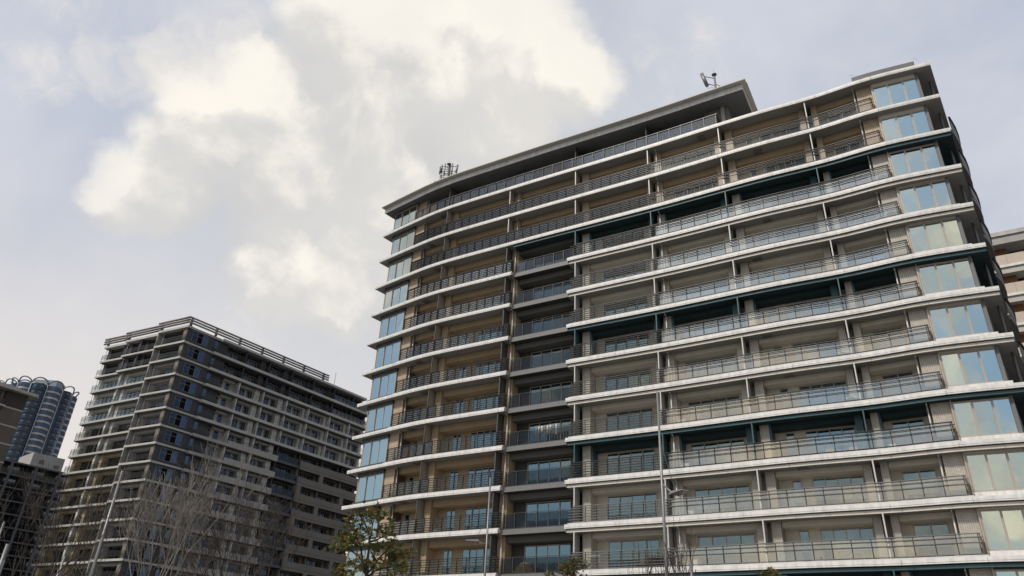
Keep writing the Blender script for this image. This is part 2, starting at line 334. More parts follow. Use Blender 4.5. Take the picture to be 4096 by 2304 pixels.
def balustrade(j, s0, s1, style, m, ends=(0, 0), gm='bglass', n=.16, spacing=.87, h=1.25, base=.12, first=None):
    zf = Z(j + 1); cnt = max(1, round((s1 - s0 - .2) / spacing)); w = (s1 - s0 - .2) / cnt
    fb = B(); FC.bent(fb, s0, s1, n - .05, n + .03, zf + base + .02, zf + base + .06)
    if style == 'glass': FC.bent(fb, s0, s1, n - .03, n + .03, zf + h - .03, zf + h)
    else: FC.bent(fb, s0, s1, n - .07, n + .03, zf + h - .05, zf + h)
    br = put('balustrade', fb.mesh('balustrade'), m, bld)
    zs = []
    if style == 'louvre': zs = [h - .19 * (i + 1) for i in range(5)]
    elif style == 'rails': zs = [h - .22, h - .50]
    for zz in zs:
        a0 = s0 - (.32 if (style == 'louvre' and ends[0]) else 0); a1 = s1 + (.12 if ends[1] else 0)
        wd = .07 if style == 'louvre' else .05
        FC.part('rail_blade', m, br, a0, a1, n - .085 - wd / 2, n - .05 + wd * .1, zf + zz - .017, zf + zz + .017, 1.7)
    for i in range(cnt + 1):
        s = s0 + .1 + i * w; pend_post.append((j, s, n, zf + base, zf + h - .03, M['rail_d'] if m is M['rail_l'] else m, br))
        if i < cnt: pend_glass.append((j, s + .025, s + w - .025, n + .045, zf + base + .07, zf + h - .08, M[gm], br))
    for e, sg in ((ends[0], s0), (ends[1], s1)):
        if e:       # short return of the rail towards the wall
            q = [FC.P(sg, n - .08, 0), FC.P(sg, e, 0)]
            for zz in [h - .03] + zs:
                b = B(); FC.bent(b, sg - .03, sg + .03, n - .08, e, zf + zz - .018, zf + zz + .018); put('rail_blade', b.mesh('rail_blade'), m, br)
            FC.blk('glass_panel', M[gm], br, sg - .006, sg + .006, n + .08, e, zf + base + .07, zf + h - .08)
    return br

def window(j, s0, s1, npan, n=2.0, zb=.10, zt=2.22, fm=M['frame'], pm=M['pane'], curtain=0, fw=.05, mull=.055, name='window'):
    zf = Z(j + 1); b = B()
    for a, c in ((s0, s0 + fw), (s1 - fw, s1)): FC.bent(b, a, c, n - .04, n + .08, zf + zb, zf + zt)
    FC.bent(b, s0 + fw, s1 - fw, n - .04, n + .08, zf + zt - fw, zf + zt); FC.bent(b, s0 + fw, s1 - fw, n - .04, n + .08, zf + zb, zf + zb + fw)
    w = (s1 - s0) / npan
    for i in range(1, npan): FC.bent(b, s0 + i * w - mull / 2, s0 + i * w + mull / 2, n - .03 - (.02 if i % 2 else 0), n + .06, zf + zb + fw, zf + zt - fw)
    wo_ = put(name, b.mesh(name), fm, bld)
    for i in range(npan):
        pend_pane.append((j, s0 + i * w + .03, s0 + (i + 1) * w - .03, n + .01 + (.03 if i % 2 else 0), zf + zb + fw, zf + zt - fw, pm, wo_))
    if curtain:
        k = B(); a = s0 + .06; e = s1 - .06
        if curtain == 1: rng = [(a, a + (e - a) * random.uniform(.15, .4)), (e - (e - a) * random.uniform(.1, .3), e)]
        elif curtain == 2: rng = [(a, e)]
        else: rng = [(a, e)]
        for r0, r1 in rng:
            m_ = max(4, int((r1 - r0) / .07)); i0 = len(k.v)
            z_lo = zf + zb + .05 if curtain != 3 else zf + zt - random.uniform(.5, 1.3)
            for q in range(m_ + 1):
                s = r0 + (r1 - r0) * q / m_; nn = n + .22 + (.035 * sin(q * 1.9 + s) if curtain != 3 else 0)
                k.v += [tuple(FC.P(s, nn, z_lo)), tuple(FC.P(s, nn, zf + zt))]
            for q in range(m_): k.f.append((i0 + 2*q, i0 + 2*q + 2, i0 + 2*q + 3, i0 + 2*q + 1))
        if k.v: put('curtain' if curtain != 3 else 'blind', k.mesh('curtain'), M['curtain'] if curtain != 3 else M['blind'], wo_)
    return wo_

WIN_A = [(6.15, 6.75, 1), (8.55, 8.95, 1), (10.85, 11.75, 2), (12.7, 15.35, 4)]
WIN_B = [(18.3, 22.1, 4)]
WIN_C = [(25.05, 28.75, 4), (31.42, 35.15, 4), (37.92, 38.5, 1), (39.22, 42.25, 4), (44.3, 46.1, 2)]
def storey(j, segs):
    """segs: list of (section, s0, s1, windows, ceiling drop)"""
    zf = Z(j + 1)
    for sec, s0, s1, wins, drop in segs:
        kd = kind_of(j, sec) if j >= 0 else 'pent'; wm = WALL.get(kd, M['gwall']); zc = Z(j) - drop
        sm = SOF.get(kd, M['soffit_d'])
        wallm = wm if kd != 'teal' else M['cream']
        # back wall between windows, with lintels
        cur = s0; b = B(); zt_ = 2.24
        for (a, c, n_) in wins:
            FC.bent(b, cur, a, 2.0, 2.14, zf - .02, zc); FC.bent(b, a, c, 2.0, 2.14, zf + zt_, zc); FC.bent(b, a, c, 2.0, 2.14, zf - .02, zf + .10); cur = c
        FC.bent(b, cur, s1, 2.0, 2.14, zf - .02, zc)
        put('wall', b.mesh('wall'), wallm, bld)
        for (a, c, n_) in wins:
            r = random.random(); window(j, a, c, n_, curtain=(1 if r < .4 else 2 if r < .62 else 0 if r < .85 else 3) if c - a > 1.5 else random.choice((0, 0, 2)))
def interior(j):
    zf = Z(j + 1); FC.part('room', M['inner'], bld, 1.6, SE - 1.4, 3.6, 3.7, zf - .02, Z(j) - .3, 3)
def beam(j, s0, s1, m, drop, lo=2.32):
    FC.part('beam', m, bld, s0, s1, 1.12, 1.995, Z(j + 1) + lo, Z(j) - drop - .002, 2)
def pier(j, s0, s1, n0, m, drop): FC.part('pier', m, bld, s0, s1, n0, 1.998, Z(j + 1) - .018, Z(j) - drop - .002, 3)
def partition(j, s, m, drop, em, n1=1.1):
    p_ = FC.blk('partition', m, bld, s - .025, s + .025, .20, n1, Z(j + 1) + .02, Z(j) - drop - .003)
    FC.blk('edge_post', em, p_, s - .04, s + .04, .13, .20, Z(j + 1) + .0, Z(j) - drop - .003)
def downpipe(j, s, n, drop, m=M['pipe']):
    b = B(); x = FC.P(s, n, 0); b.tube([(x.x, x.y, Z(j + 1)), (x.x, x.y, Z(j) - drop - .12)], .048, 8)
    y = FC.P(s, n - .28, 0); b.tube([(x.x, x.y, Z(j) - drop - .12), (y.x, y.y, Z(j) - drop - .10), (y.x, y.y, Z(j) - drop)], .042, 6)
    put('downpipe', b.mesh('downpipe', True), m, bld)
def hatch(k, s, n, drop):
    z = Z(k) - drop; b = B()
    for a, c, d, e in ((-.34, .34, -.34, -.29), (-.34, .34, .29, .34), (-.34, -.29, -.29, .29), (.29, .34, -.29, .29)): FC.bent(b, s + a, s + c, n + d, n + e, z - .05, z - .003)
    h = put('escape_hatch', b.mesh('hatch'), M['bfascia'], bld); FC.blk('hatch_lid', M['vent'], h, s - .29, s + .29, n - .29, n + .29, z - .02, z - .004)

DA, DC = .285, .53
# ---- slabs, copings, trims
for k in range(0, NL + 1):
    if k <= 2:
        fascia(k, 0, SE)
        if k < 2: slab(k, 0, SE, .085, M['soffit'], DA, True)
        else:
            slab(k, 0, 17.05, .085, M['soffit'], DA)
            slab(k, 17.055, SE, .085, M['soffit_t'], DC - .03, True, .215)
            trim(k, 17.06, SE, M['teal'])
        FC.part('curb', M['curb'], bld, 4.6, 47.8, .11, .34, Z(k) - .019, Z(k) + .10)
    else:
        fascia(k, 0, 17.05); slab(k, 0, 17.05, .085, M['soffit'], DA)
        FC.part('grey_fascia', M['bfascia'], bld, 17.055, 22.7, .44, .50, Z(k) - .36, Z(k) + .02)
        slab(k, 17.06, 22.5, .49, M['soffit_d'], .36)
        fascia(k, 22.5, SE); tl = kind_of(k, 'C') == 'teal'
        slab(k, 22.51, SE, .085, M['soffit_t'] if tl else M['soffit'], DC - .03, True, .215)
        trim(k, 22.62, SE - .02, M['teal'] if tl else M['trim'])
        FC.part('slab_end', M['white'], bld, 22.50, 22.508, .10, 1.1, Z(k) - .28, Z(k) - .0)
        FC.part('curb', M['curb'], bld, 4.6, 17.04, .11, .34, Z(k) - .019, Z(k) + .10)
        FC.part('curb', M['curb'], bld, 22.7, 47.8, .11, .34, Z(k) - .019, Z(k) + .10)
    if k >= 1:   # raised sills below the end windows
        FC.part('sill', M['white'], bld, 47.86, 51.25, .46, .76, Z(k) + .001, Z(k) + .33)
        FC.part('sill', M['framed'], bld, .85, 4.42, .40, .75, Z(k) + .001, Z(k) + .30)

# ---- storeys
for j in range(0, NL):
    interior(j)
    kC = kind_of(j, 'C')
    dropB = .363
    dropC = DA if j < 2 else DC - .03
    dropA = DA
    full = j < 2
    tw = (M['tan'] if full else WALL[kC]); pm_ = M['tile_t'] if full else M['tile_c']
    bp = M['part_t'] if full else (M['teal'] if kC == 'teal' else M['part_g'])
    if full:
        storey(j, [('A', 5.6, 46.65, WIN_A + [(18.6, 22.1, 4)] + WIN_C, DA)])
    else:
        storey(j, [('A', 5.6, 17.1, WIN_A, dropA if j != 2 else dropA), ('B', 17.1, 23.1, WIN_B, dropB if j > 2 else dropC), ('C', 23.1, 46.65, WIN_C, dropC)])
    # section A
    beam(j, 5.66, 9.15, M['tan'], dropA); beam(j, 10.02, 16.35 if not full else 16.4, M['tan'], dropA)
    pier(j, 4.42, 5.6, .70, M['tile_t'], dropA); FC.part('pier', M['brown'], bld, 5.601, 5.66, .9, 1.99, Z(j+1) - .01, Z(j) - dropA - .002)
    pier(j, 9.34, 10.0, .95, M['tan'], dropA); partition(j, 9.2, M['part_t'], dropA, M['steel_d'])
    downpipe(j, 5.78, .86, dropA)
    pier(j, 16.5, 17.15, .98, M['tan'], dropA if j != 2 else dropA); partition(j, 16.4, M['part_d'] if not full else M['part_t'], dropA, M['steel_d'] if not full else M['pipe']); 
    downpipe(j, 17.0 if full else 16.95, .80, dropA + (0 if j <= 2 else 0))
    # section B
    if full:
        beam(j, 17.2, 23.1, M['tan'], DA)
    else:
        if j == 2: dB = dropC
        else: dB = dropB
        FC.part('beam', M['bbeam'], bld, 17.2, 22.9, 1.12, 1.99, Z(j + 1) + 2.32, Z(j) - dB - .002)
        FC.part('pier', M['gwall'], bld, 22.62, 22.95, 1.13, 1.99, Z(j+1) - .01, Z(j) - dB - .26)
    # section C
    partition(j, 23.2, bp, dropC, M['pipe'] if kC != 'teal' else M['teal'])
    pier(j, 23.5, 24.15, .95, pm_, dropC); 
    if kC == 'teal': FC.part('pier', M['teal'], bld, 24.16, 24.3, 1.05, 1.99, Z(j+1), Z(j) - dropC - .003)
    for s in (30.0, 36.18, 43.0):
        partition(j, s, bp, dropC, M['pipe'] if kC != 'teal' else M['teal'])
        pier(j, s - .62 if s > 35 else s - .5, s - .18, 1.0, pm_ if kC != 'teal' else M['teal'], dropC)
        pier(j, s + .30, s + .90 if s != 43.0 else s + .72, .95, pm_, dropC)
        if kC == 'teal': FC.part('pier', M['teal'], bld, s + .91 if s != 43.0 else s + .73, s + 1.05 if s != 43.0 else s + .86, 1.0, 1.99, Z(j+1), Z(j) - dropC - .003)
    downpipe(j, 30.62, .62, dropC); downpipe(j, 46.5, .72, dropC)
    for a, c in ((24.17 if kC != 'teal' else 24.31, 29.48), (30.92 if kC != 'teal' else 31.07, 35.54), (37.1 if kC != 'teal' else 37.25, 42.36), (43.74 if kC != 'teal' else 43.88, 46.6)):
        beam(j, a, c, tw, dropC)
    pier(j, 46.68, 47.74, .72, pm_, dropC)
    FC.part('pier', M['brown'], bld, 46.60, 46.675, .9, 1.99, Z(j+1), Z(j) - dropC - .003)
    # end windows
    FC.part('header', M['framed'], bld, .92, 4.38, .50, .75, Z(j+1) + 2.52, Z(j) - dropA - .003)
    window(j, 1.0, 4.36, 3, n=.62, zb=.31, zt=2.52, pm=M['pane_end'], curtain=random.choice([0, 1, 2, 2, 3]), fw=.06, mull=.07, name='end_window')
    FC.part('header', M['trim'] if kC != 'teal' else M['framed'], bld, 47.80, 51.0, .60, .80, Z(j+1) + 2.55, Z(j) - dropC - .003)
    window(j, 47.86, 51.0, 3, n=.64, zb=.35, zt=2.55, pm=M['pane_end'], curtain=random.choice([0, 1, 2, 1, 3]) if j < 9 else (1 if j == 9 else 0), fw=.10, mull=.12, name='end_window')
    FC.part('jamb', M['frame'], bld, 47.755, 47.85, .55, .80, Z(j+1), Z(j) - dropC - .003)
    # side return walls
    a = FC.P(51.02, .52, 0).xy; b2 = a + SD * 14; c2 = b2 + Vector((-.796, .605)) * .2; d2 = a + Vector((-.796, .605)) * .2
    put('side_wall', B().prism([a, b2, c2, d2], Z(j+1) - .018, Z(j) - dropC - .004).mesh('side_wall'), M['side'], bld)
    FC.part('side_wall', M['tan'], bld, 1.0, 1.15, .62, 13, Z(j+1) - .018, Z(j) - dropA - .004)
    # pipes and small side balcony on the right-hand return
    for q, rr in ((1.9, .06), (2.35, .09)):
        x = E0 + SD * q * 1.0 + Vector((-.796, .605)) * .35; put('side_pipe', B().tube([(x.x, x.y, Z(j+1)), (x.x, x.y, Z(j) - dropC)], rr, 8).mesh('side_pipe', True), M['bfascia'], bld)
    o_ = Vector((.796, -.605)); sb = B(); k = j + 1; q0 = E0 + SD * 4.6; q1 = E0 + SD * 9.8
    arc = [q0 + (q1 - q0) * t + o_ * (.02 + .34 * sin(pi * (t * .8 + .1))) for t in (0, .12, .3, .5, .7, .88, 1)]
    sb.prism([q1 - o_ * .6, q0 - o_ * .6][::-1] + arc[::-1] if False else [q0 - o_ * .5] + arc + [q1 - o_ * .5], Z(k) - .34, Z(k) - .01)
    sbo = put('side_balcony', sb.mesh('side_balcony'), M['bfascia'], bld)
    pb = B()
    for a_, b_ in zip(arc, arc[1:]):
        pb.prism([a_, b_, b_ - o_ * .05, a_ - o_ * .05], Z(k) + .12, Z(k) + .95)
    put('side_parapet', pb.mesh('side_parapet'), M['bfascia'], sbo)
    pb = B()
    for zz in (1.02, 1.18):
        for a_, b_ in zip(arc, arc[1:]): pb.prism([a_ + o_ * .08, b_ + o_ * .08, b_ - o_ * .05, a_ - o_ * .05], Z(k) + zz, Z(k) + zz + .04)
    put('side_rail', pb.mesh('side_rail'), M['rail_d'], sbo)
    # balustrades
    rl = M['rail_d'] if (j < 3 or kC == 'teal') else (M['rail_m'] if j < 9 else M['rail_l'])
    if full:
        balustrade(j, 4.95, 30.05, 'louvre', M['rail_d'], ends=(0, 0), gm='bglass_d'); balustrade(j, 30.06, 47.6, 'rails', M['rail_d'], ends=(0, .70), spacing=1.05)
    else:
        balustrade(j, 4.95, 17.0, 'louvre', M['rail_d'], ends=(0, .52))
        balustrade(j, 17.1, 22.95, 'glass', M['rail_m'], n=.55, gm='bglass_d', spacing=.88, h=1.2, base=.03)
        balustrade(j, 23.1, 30.2, 'louvre', rl, ends=(.5, 0)); balustrade(j, 30.21, 47.6, 'rails', rl, ends=(0, .70), spacing=1.06, gm='bglass_r')
for k, s, n, d in [(0, 8.1, .9, DA), (1, 7.0, .75, DA), (2, 8.2, .75, DA), (3, 7.1, .75, DA), (4, 8.3, .75, DA), (5, 7.1, .75, DA), (6, 8.3, .75, DA), (7, 7.1, .75, DA), (8, 8.3, .75, DA), (9, 7.1, .75, DA), (10, 8.3, .75, DA), (0, 34.6, .75, DA), (1, 39.0, .75, DA), (3, 38.9, .95, DC-.03), (4, 37.8, .95, DC-.03), (6, 37.8, .95, DC-.03), (7, 38.9, .95, DC-.03), (9, 38.9, .95, DC-.03)]:
    hatch(k, s, n, d)
# ---- penthouse and roofs
zr = Z(-1)
b = B(); FC.bent(b, 0.0, 39.0, -.74, -.26, zr - .09, zr); put('roof_lip', b.mesh('roof_lip'), M['lip'], bld)
n_ = 10
for i in range(n_):
    w = 38.55 / n_; FC.part('coping', M['white'], bld, .1 + i * w + .008, .1 + (i + 1) * w - .008, -.30, -.22, zr - .62, zr - .095)
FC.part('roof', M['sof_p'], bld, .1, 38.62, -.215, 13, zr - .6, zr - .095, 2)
FC.part('roof_lip', M['lip'], bld, 38.66, 39.05, -.26, 13, zr - .09, zr, 2); FC.part('coping', M['trim'], bld, 38.63, 38.66, -.3, 13, zr - .62, zr - .095)
FC.part('roof', M['lip'], bld, .1, 38.655, -.255, 13, zr - .09, zr + .0, 2)
zf = Z(0)
storey(-1, [('P', 5.6, 36.8, [(10.9, 15.3, 4), (18.6, 22.1, 4), (25.0, 28.7, 4), (31.4, 35.1, 4)], .60)])
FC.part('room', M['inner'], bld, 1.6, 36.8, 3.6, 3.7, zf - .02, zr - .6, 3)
for s in (9.2, 23.15, 29.95): 
    FC.blk('partition', M['part_d'], bld, s - .03, s + .03, .2, 1.5, zf, zr - .605)
for s in (10.0, 24.1, 30.8, 17.0): FC.blk('pier', M['gwall'], bld, s - .35, s + .35, 1.2, 1.99, zf, zr - .605)
FC.part('pier', M['tile_t'], bld, 4.42, 5.6, .7, 1.99, zf, zr - .605); downpipe(-1, 5.78, .86, .6)
FC.part('pier', M['taupe'], bld, 34.9, 36.75, 1.15, 2.0, zf, zr - .605)
FC.part('side_wall', M['taupe'], bld, 36.76, 36.95, 1.15, 13, zf, zr - .605); FC.part('pier', M['part_g'], bld, 36.4, 36.7, 1.0, 1.149, zf, zr - .605)
window(-1, 1.0, 4.36, 3, n=.5, zb=.31, zt=2.44, pm=M['pane_end'], curtain=1, fw=.06, mull=.07, name='end_window')
FC.part('header', M['framed'], bld, .92, 4.38, .4, .65, zf + 2.44, zr - .605); FC.part('side_wall', M['tan'], bld, 1.0, 1.15, .62, 13, zf, zr - .605)
FC.part('sill', M['framed'], bld, .85, 4.42, .24, .70, zf + .001, zf + .30)
balustrade(-1, 4.45, 36.2, 'glass', M['rail_l'], gm='bglass_d', spacing=1.03, n=.22, ends=(0, 1.4))
# right roof: raised dark parapet
a = FC.P(46.6, 1.6, 0); c = FC.P(51.2, 1.5, 0)
FC.part('roof_parapet', M['side'], bld, 46.6, 51.2, 1.5, 6, Z(0), Z(0) + 1.72)
FC.part('roof', M['lip'], bld, 39.1, SE - .05, .3, 13, Z(0) - .019, Z(0) + .12, 2)
for s in (46.6, 51.2, 51.7):
    p = FC.P(s, 1.4 if s < 51.5 else .3, Z(0) + (1.72 if s < 51.5 else .1)); ar = [p + Vector((0, .0, .0)) + Vector((cos(t) * .22 + .1, 0, sin(t) * .2)) for t in [k * .5 for k in range(7)]]
    put('roof_loop', B().tube(ar, .012, 4).mesh('roof_loop'), M['pipe'], bld)
# back and lower storeys
FC.part('wall', M['cream'], bld, 1.2, SE - 1, 13.0, 13.2, 0, Z(0) - .3, 4); FC.part('wall', M['gwall'], bld, 1.2, SE - 1, 2.0, 2.2, 0, Z(NL) - .3, 4)
for i in range(9): FC.blk('pier', M['tile_c'], bld, 3 + i * 5.6, 3.8 + i * 5.6, .8, 1.9, 0, Z(NL) - .48)

# ---- repeated small pieces: nearest 300 of each kind are their own parts, the rest one mesh
def flush(lst, name, key, maker, cap=300):
    lst.sort(key=key); near, far = lst[:cap], lst[cap:]
    for it in near: maker(it, name)
    groups = {}
    for it in far: groups.setdefault(it[-2].name, (it[-2], []))[1].append(it)
    return groups
def mk_post(it, name): j, s, n, z0, z1, m, par = it; FC.blk(name, m, par, s - .022, s + .022, n - .03, n + .03, z0, z1)
def mk_glass(it, name): j, s0, s1, n, z0, z1, m, par = it; FC.blk(name, m, par, s0, s1, n - .006, n + .006, z0, z1)
for nm, (m, its) in flush(pend_post, 'post', lambda t: -t[0], mk_post).items():
    b = B()
    for it in its: FC.bent(b, it[1] - .022, it[1] + .022, it[2] - .03, it[2] + .03, it[3], it[4], 9)
    put('post', b.mesh('post'), m, bld, kind='stuff')
for lst, nm0 in ((pend_glass, 'glass_panel'), (pend_pane, 'pane')):
    for nm, (m, its) in flush(lst, nm0, lambda t: -t[0], mk_glass, 300 - (26 if nm0 == 'glass_panel' else 0)).items():
        b = B()
        for it in its: FC.bent(b, it[1], it[2], it[3] - .006, it[3] + .006, it[4], it[5], 9)
        put(nm0, b.mesh(nm0), m, bld, kind='stuff')
#@@PART2
# ================================================================ LEFT APARTMENT BUILDING
ZL = 54.8 + EYE; HL = 3.0
def ZZ(k): return ZL - HL * k
lft = thing('apartment_building', 'tall grey block of stepped balconies with charcoal corner and stacked roof fins', 'building', (-52, 128, 0))
FA = [Face([(-76.4, 130.8), (-70.9, 128.0)]), Face([(-70.9, 127.3), (-62.9, 123.1)]), Face([(-62.9, 122.3), (-56.2, 118.8)])]
FAm = Face([(-76.4, 130.9), (-62.9, 123.3)])
FR = Face([(-56.2, 118.8), (-56.2 + .617 * 44, 118.8 + .787 * 44)])
NLF = 19
def rails(F, par, s0, s1, z, n, m, h=1.15, cnt=5, sp=1.1, gl=None, z0=.12):
    b = B()
    for i in range(cnt): zz = z + h - i * (h - z0 - .1) / cnt; F.bent(b, s0, s1, n - .06, n - .02, zz - .022, zz + .022)
    k = max(1, round((s1 - s0) / sp))
    for i in range(k + 1): s = s0 + (s1 - s0 - .05) * i / k; F.bent(b, s, s + .05, n - .02, n + .03, z + z0 - .1, z + h)
    o = put('railing', b.mesh('railing'), m, par, kind='stuff')
    if gl: F.blk('glass_panel', gl, o, s0 + .03, s1 - .03, n + .035, n + .045, z + z0, z + h - .1)
    return o
_wm = {}
def lwindow(F, par, s, w, z, h, n, npan, fm, pm, trans=0):
    """far window: frame with one pane mesh per light, meshes shared between equal windows"""
    key = (round(w, 2), round(h, 2), npan, fm.name, trans)
    if key not in _wm:
        b = B(); t = .07
        b.box(0, t, -.05, .05, 0, h); b.box(w - t, w, -.05, .05, 0, h); b.box(t, w - t, -.05, .05, 0, t); b.box(t, w - t, -.05, .05, h - t, h)
        for i in range(1, npan): x = w * i / npan; b.box(x - .035, x + .035, -.045, .05, t, h - t)
        if trans: b.box(t, w - t, -.04, .05, h * .62, h * .62 + .06)
        me = b.mesh('window'); me.materials.append(fm); _wm[key] = me
    o = put('window', _wm[key], None, par, F.mtx(s, n, z))
    for i in range(npan): F.blk('pane', pm, o, s + w * i / npan + .03, s + w * (i + 1) / npan - .03, n + .02, n + .03, z + .05, z + h - .05)
    return o
for k in range(0, NLF):
    z = ZZ(k)
    # floor plates
    if k == 0:
        b = B()
        for F, d in zip(FA, (12, 12, 12)): F.bent(b, 0, F.len, 0, d, z - .42, z)
        put('roof_slab', b.mesh('roof_slab'), M['conc'], lft)
        FR.part('roof_slab', M['conc'], lft, .3, 7.0, .25, 9.9, z - .40, z - .003); FR.part('roof_slab', M['conc'], lft, 7.003, 42.4, -.35, 14, z - .42, z)
    else:
        segs = FA if k < 3 else [FAm, FA[2]]
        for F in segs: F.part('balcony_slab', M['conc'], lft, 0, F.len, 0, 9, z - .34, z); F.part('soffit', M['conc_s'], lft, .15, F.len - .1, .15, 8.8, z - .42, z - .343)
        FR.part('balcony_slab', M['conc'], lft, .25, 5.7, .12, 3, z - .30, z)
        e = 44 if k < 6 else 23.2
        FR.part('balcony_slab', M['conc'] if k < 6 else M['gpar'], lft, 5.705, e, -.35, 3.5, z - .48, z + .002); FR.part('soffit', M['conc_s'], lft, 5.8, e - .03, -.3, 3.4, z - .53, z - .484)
        if k >= 6:
            FR.part('balcony_slab', M['dfloor'], lft, 23.22, 28.5, .0, 3.5, z - .40, z)
            FR.part('parapet', M['dbrown'], lft, 28.52, 46, -.35, -.1, z - .62, z + .95); FR.part('balcony_slab', M['dbrown'], lft, 28.53, 46, -.095, 3.5, z - .5, z)
            FR.part('band', M['char'], lft, 28.53, 46, -.37, -.353, z - .10, z - .06)
    if k == NLF - 1: break
    zf = ZZ(k + 1); top = z - .43; dark = k < 2
    # --- front face
    wm = M['char'] if dark else (M['lwall'] if k < 7 else M['beige'])
    for i, F in enumerate(FA if k < 2 else [FAm, FA[2]]):
        last = F is FA[2]
        ln = F.len; off = 1.9
        w3 = M['gwall'] if last else wm
        F.part('wall', w3, lft, .3, ln - .1, off, off + .15, zf, top)
        if last:
            F.part('beam', M['part_g'] if not dark else M['char'], lft, .5, ln - 1.0, .9, off - .01, zf + 2.15, top); lwindow(F, lft, 1.5, 3.4, zf + .05, 2.1, off - .06, 4, M['framed'], M['pane_l'])
            F.part('column', M['taupe'], lft, ln - 1.25, ln - .40, .35, off - .01, zf, top); F.part('partition', M['part_g'], lft, -.02, .14, .1, off + .5, zf, top - .003)
            x = F.P(.9, .7, 0); put('downpipe', B().tube([(x.x, x.y, zf), (x.x, x.y, top)], .05, 6).mesh('downpipe'), M['pipe'], lft)
            F.part('partition', M['part_g'], lft, 1.0, 1.12, .9, off, zf, top - .003) if not dark else None
        else:
            bays = [(0.3, ln / 2), (ln / 2, ln)] if ln > 9 else [(.3, ln)]
            for (a, c) in bays:
                F.part('pier', wm, lft, a + .1, a + 1.0, .8, off - .01, zf, top); F.part('beam', wm, lft, a + 1.01, c - 1.2, 1.0, off - .01, zf + 2.2, top)
                lwindow(F, lft, a + 1.3, 1.8, zf + .05, 2.1, off - .06, 2, M['framed'], M['pane_l']); 
                if c - a > 4: lwindow(F, lft, a + 3.6, 1.5, zf + .05, 2.1, off - .06, 2, M['framed'], M['pane_l'])
                F.part('pier', wm if dark else M['lwall'], lft, c - 1.1, c - .4, .5, off - .01, zf, top)
                if a > 1: F.part('partition', M['part_g'] if not dark else M['char'], lft, a - .06, a + .04, .1, off, zf, top - .003)
            x = F.P(.35, .5, 0); put('downpipe', B().tube([(x.x, x.y, zf), (x.x, x.y, top)], .05, 6).mesh('downpipe'), M['pipe'], lft)
        rails(F, lft, .05, ln - .15, zf, .12, M['rail_m'] if (last or dark) else M['rail_d'], cnt=6 if (last or dark) else 3, gl=None if last or dark else M['bglass'])
    # --- right face, charcoal corner
    FR.part('wall', M['char'], lft, .45, 5.6, .35, .5, zf, z - .303); FR.part('wall', M['char'], lft, 5.6, 8.7, .6, .75, zf, z - .483 if k else top); FR.part('wall', M['char'], lft, 5.605, 5.75, .35, .6, zf, z - .483 if k else top)
    lwindow(FR, lft, 1.3, 3.1, zf + .45, 1.95, .33, 3, M['bfascia'], M['pane_corner'], 1); lwindow(FR, lft, 5.95, .7, zf + .9, 1.4, .57, 1, M['bfascia'], M['pane_corner'])
    dk = k < 2; wmr = M['char'] if dk else M['lwall']
    bays = [8.75, 12.45, 17.8, 23.15, 28.5, 33.9, 39.2, 44]
    for i in range(len(bays) - 1):
        a, c = bays[i], bays[i + 1]
        if k >= 5 and a > 28 or (k >= 5 and 23 < a < 24): wmr2 = M['gwall'] if a < 24 or k == 5 else M['dbrown']
        else: wmr2 = wmr
        FR.part('wall', wmr2, lft, a, c, 1.8, 1.95, zf, z - .55); FR.part('beam', wmr2, lft, a + .9, c - .5, 1.0, 1.79, zf + 2.15, z - .55)
        if i: FR.part('partition', wmr2 if wmr2 is not M['gwall'] else M['char'], lft, a - .1, a + .12, .1 if a < 24 or k < 5 else .2, 1.79, zf, z - .54)
        if i in (1, 2): FR.part('pier', wmr2, lft, c - 1.6, c - .55, .7, 1.79, zf, z - .55)
        elif i > 2: FR.part('pier', wmr2, lft, c - .9, c - .3, .9, 1.79, zf, z - .55)
        if i:
            lwindow(FR, lft, a + .9, 1.4, zf + .05, 2.05, 1.73, 2, M['frame'], M['pane_l']); lwindow(FR, lft, a + 2.7, 1.5, zf + .05, 2.05, 1.73, 2, M['frame'], M['pane_l'])
        else: lwindow(FR, lft, a + .35, .8, zf + .05, 2.05, 1.73, 1, M['frame'], M['pane_l']); lwindow(FR, lft, a + 1.8, .9, zf + .05, 2.05, 1.73, 1, M['frame'], M['pane_l'])
    if k < 5:
        e1 = 33.9 if k == 0 else 33.9 if k == 1 else 8.3
        rails(FR, lft, 5.4, e1, zf, -.22, M['rail_m'] if k > 1 else M['rail_d'], cnt=6)
        rails(FR, lft, e1, 44, zf, -.22, M['rail_d'], cnt=3, gl=M['bglass_d'] if k < 2 else None)
        if k >= 2: pass
    else:
        rails(FR, lft, 5.4, 8.3, zf, -.22, M['rail_m'], cnt=6); rails(FR, lft, 8.3, 12.4, zf, -.22, M['rail_d'], cnt=3)
        FR.part('parapet', M['gpar'], lft, 12.42, 23.2, -.35, -.2, zf + .003, zf + .55); rails(FR, lft, 12.45, 23.1, zf + .4, -.2, M['rail_d'], h=.75, cnt=3)
        b = B(); FR.bent(b, 23.25, 28.45, .08, .11, zf + .05, zf + .12); FR.bent(b, 23.25, 28.45, .08, .11, zf + 1.12, zf + 1.16)
        for i in range(6): FR.bent(b, 23.25 + i * 1.03, 23.3 + i * 1.03, .06, .13, zf, zf + 1.16)
        o = put('balustrade', b.mesh('balustrade'), M['framed'], lft)
        for i in range(5): FR.blk('glass_panel', M['bglass_d'], o, 23.31 + i * 1.03, 24.26 + i * 1.03, .09, .10, zf + .12, zf + 1.12)
        for s in ([29.0, 39.6] if k % 2 else [33.9, 44.4]):
            if k > 5: FR.part('column', M['dbrown'], lft, s - .45, s + .45, -.34, .1, zf + .952, z - .625)
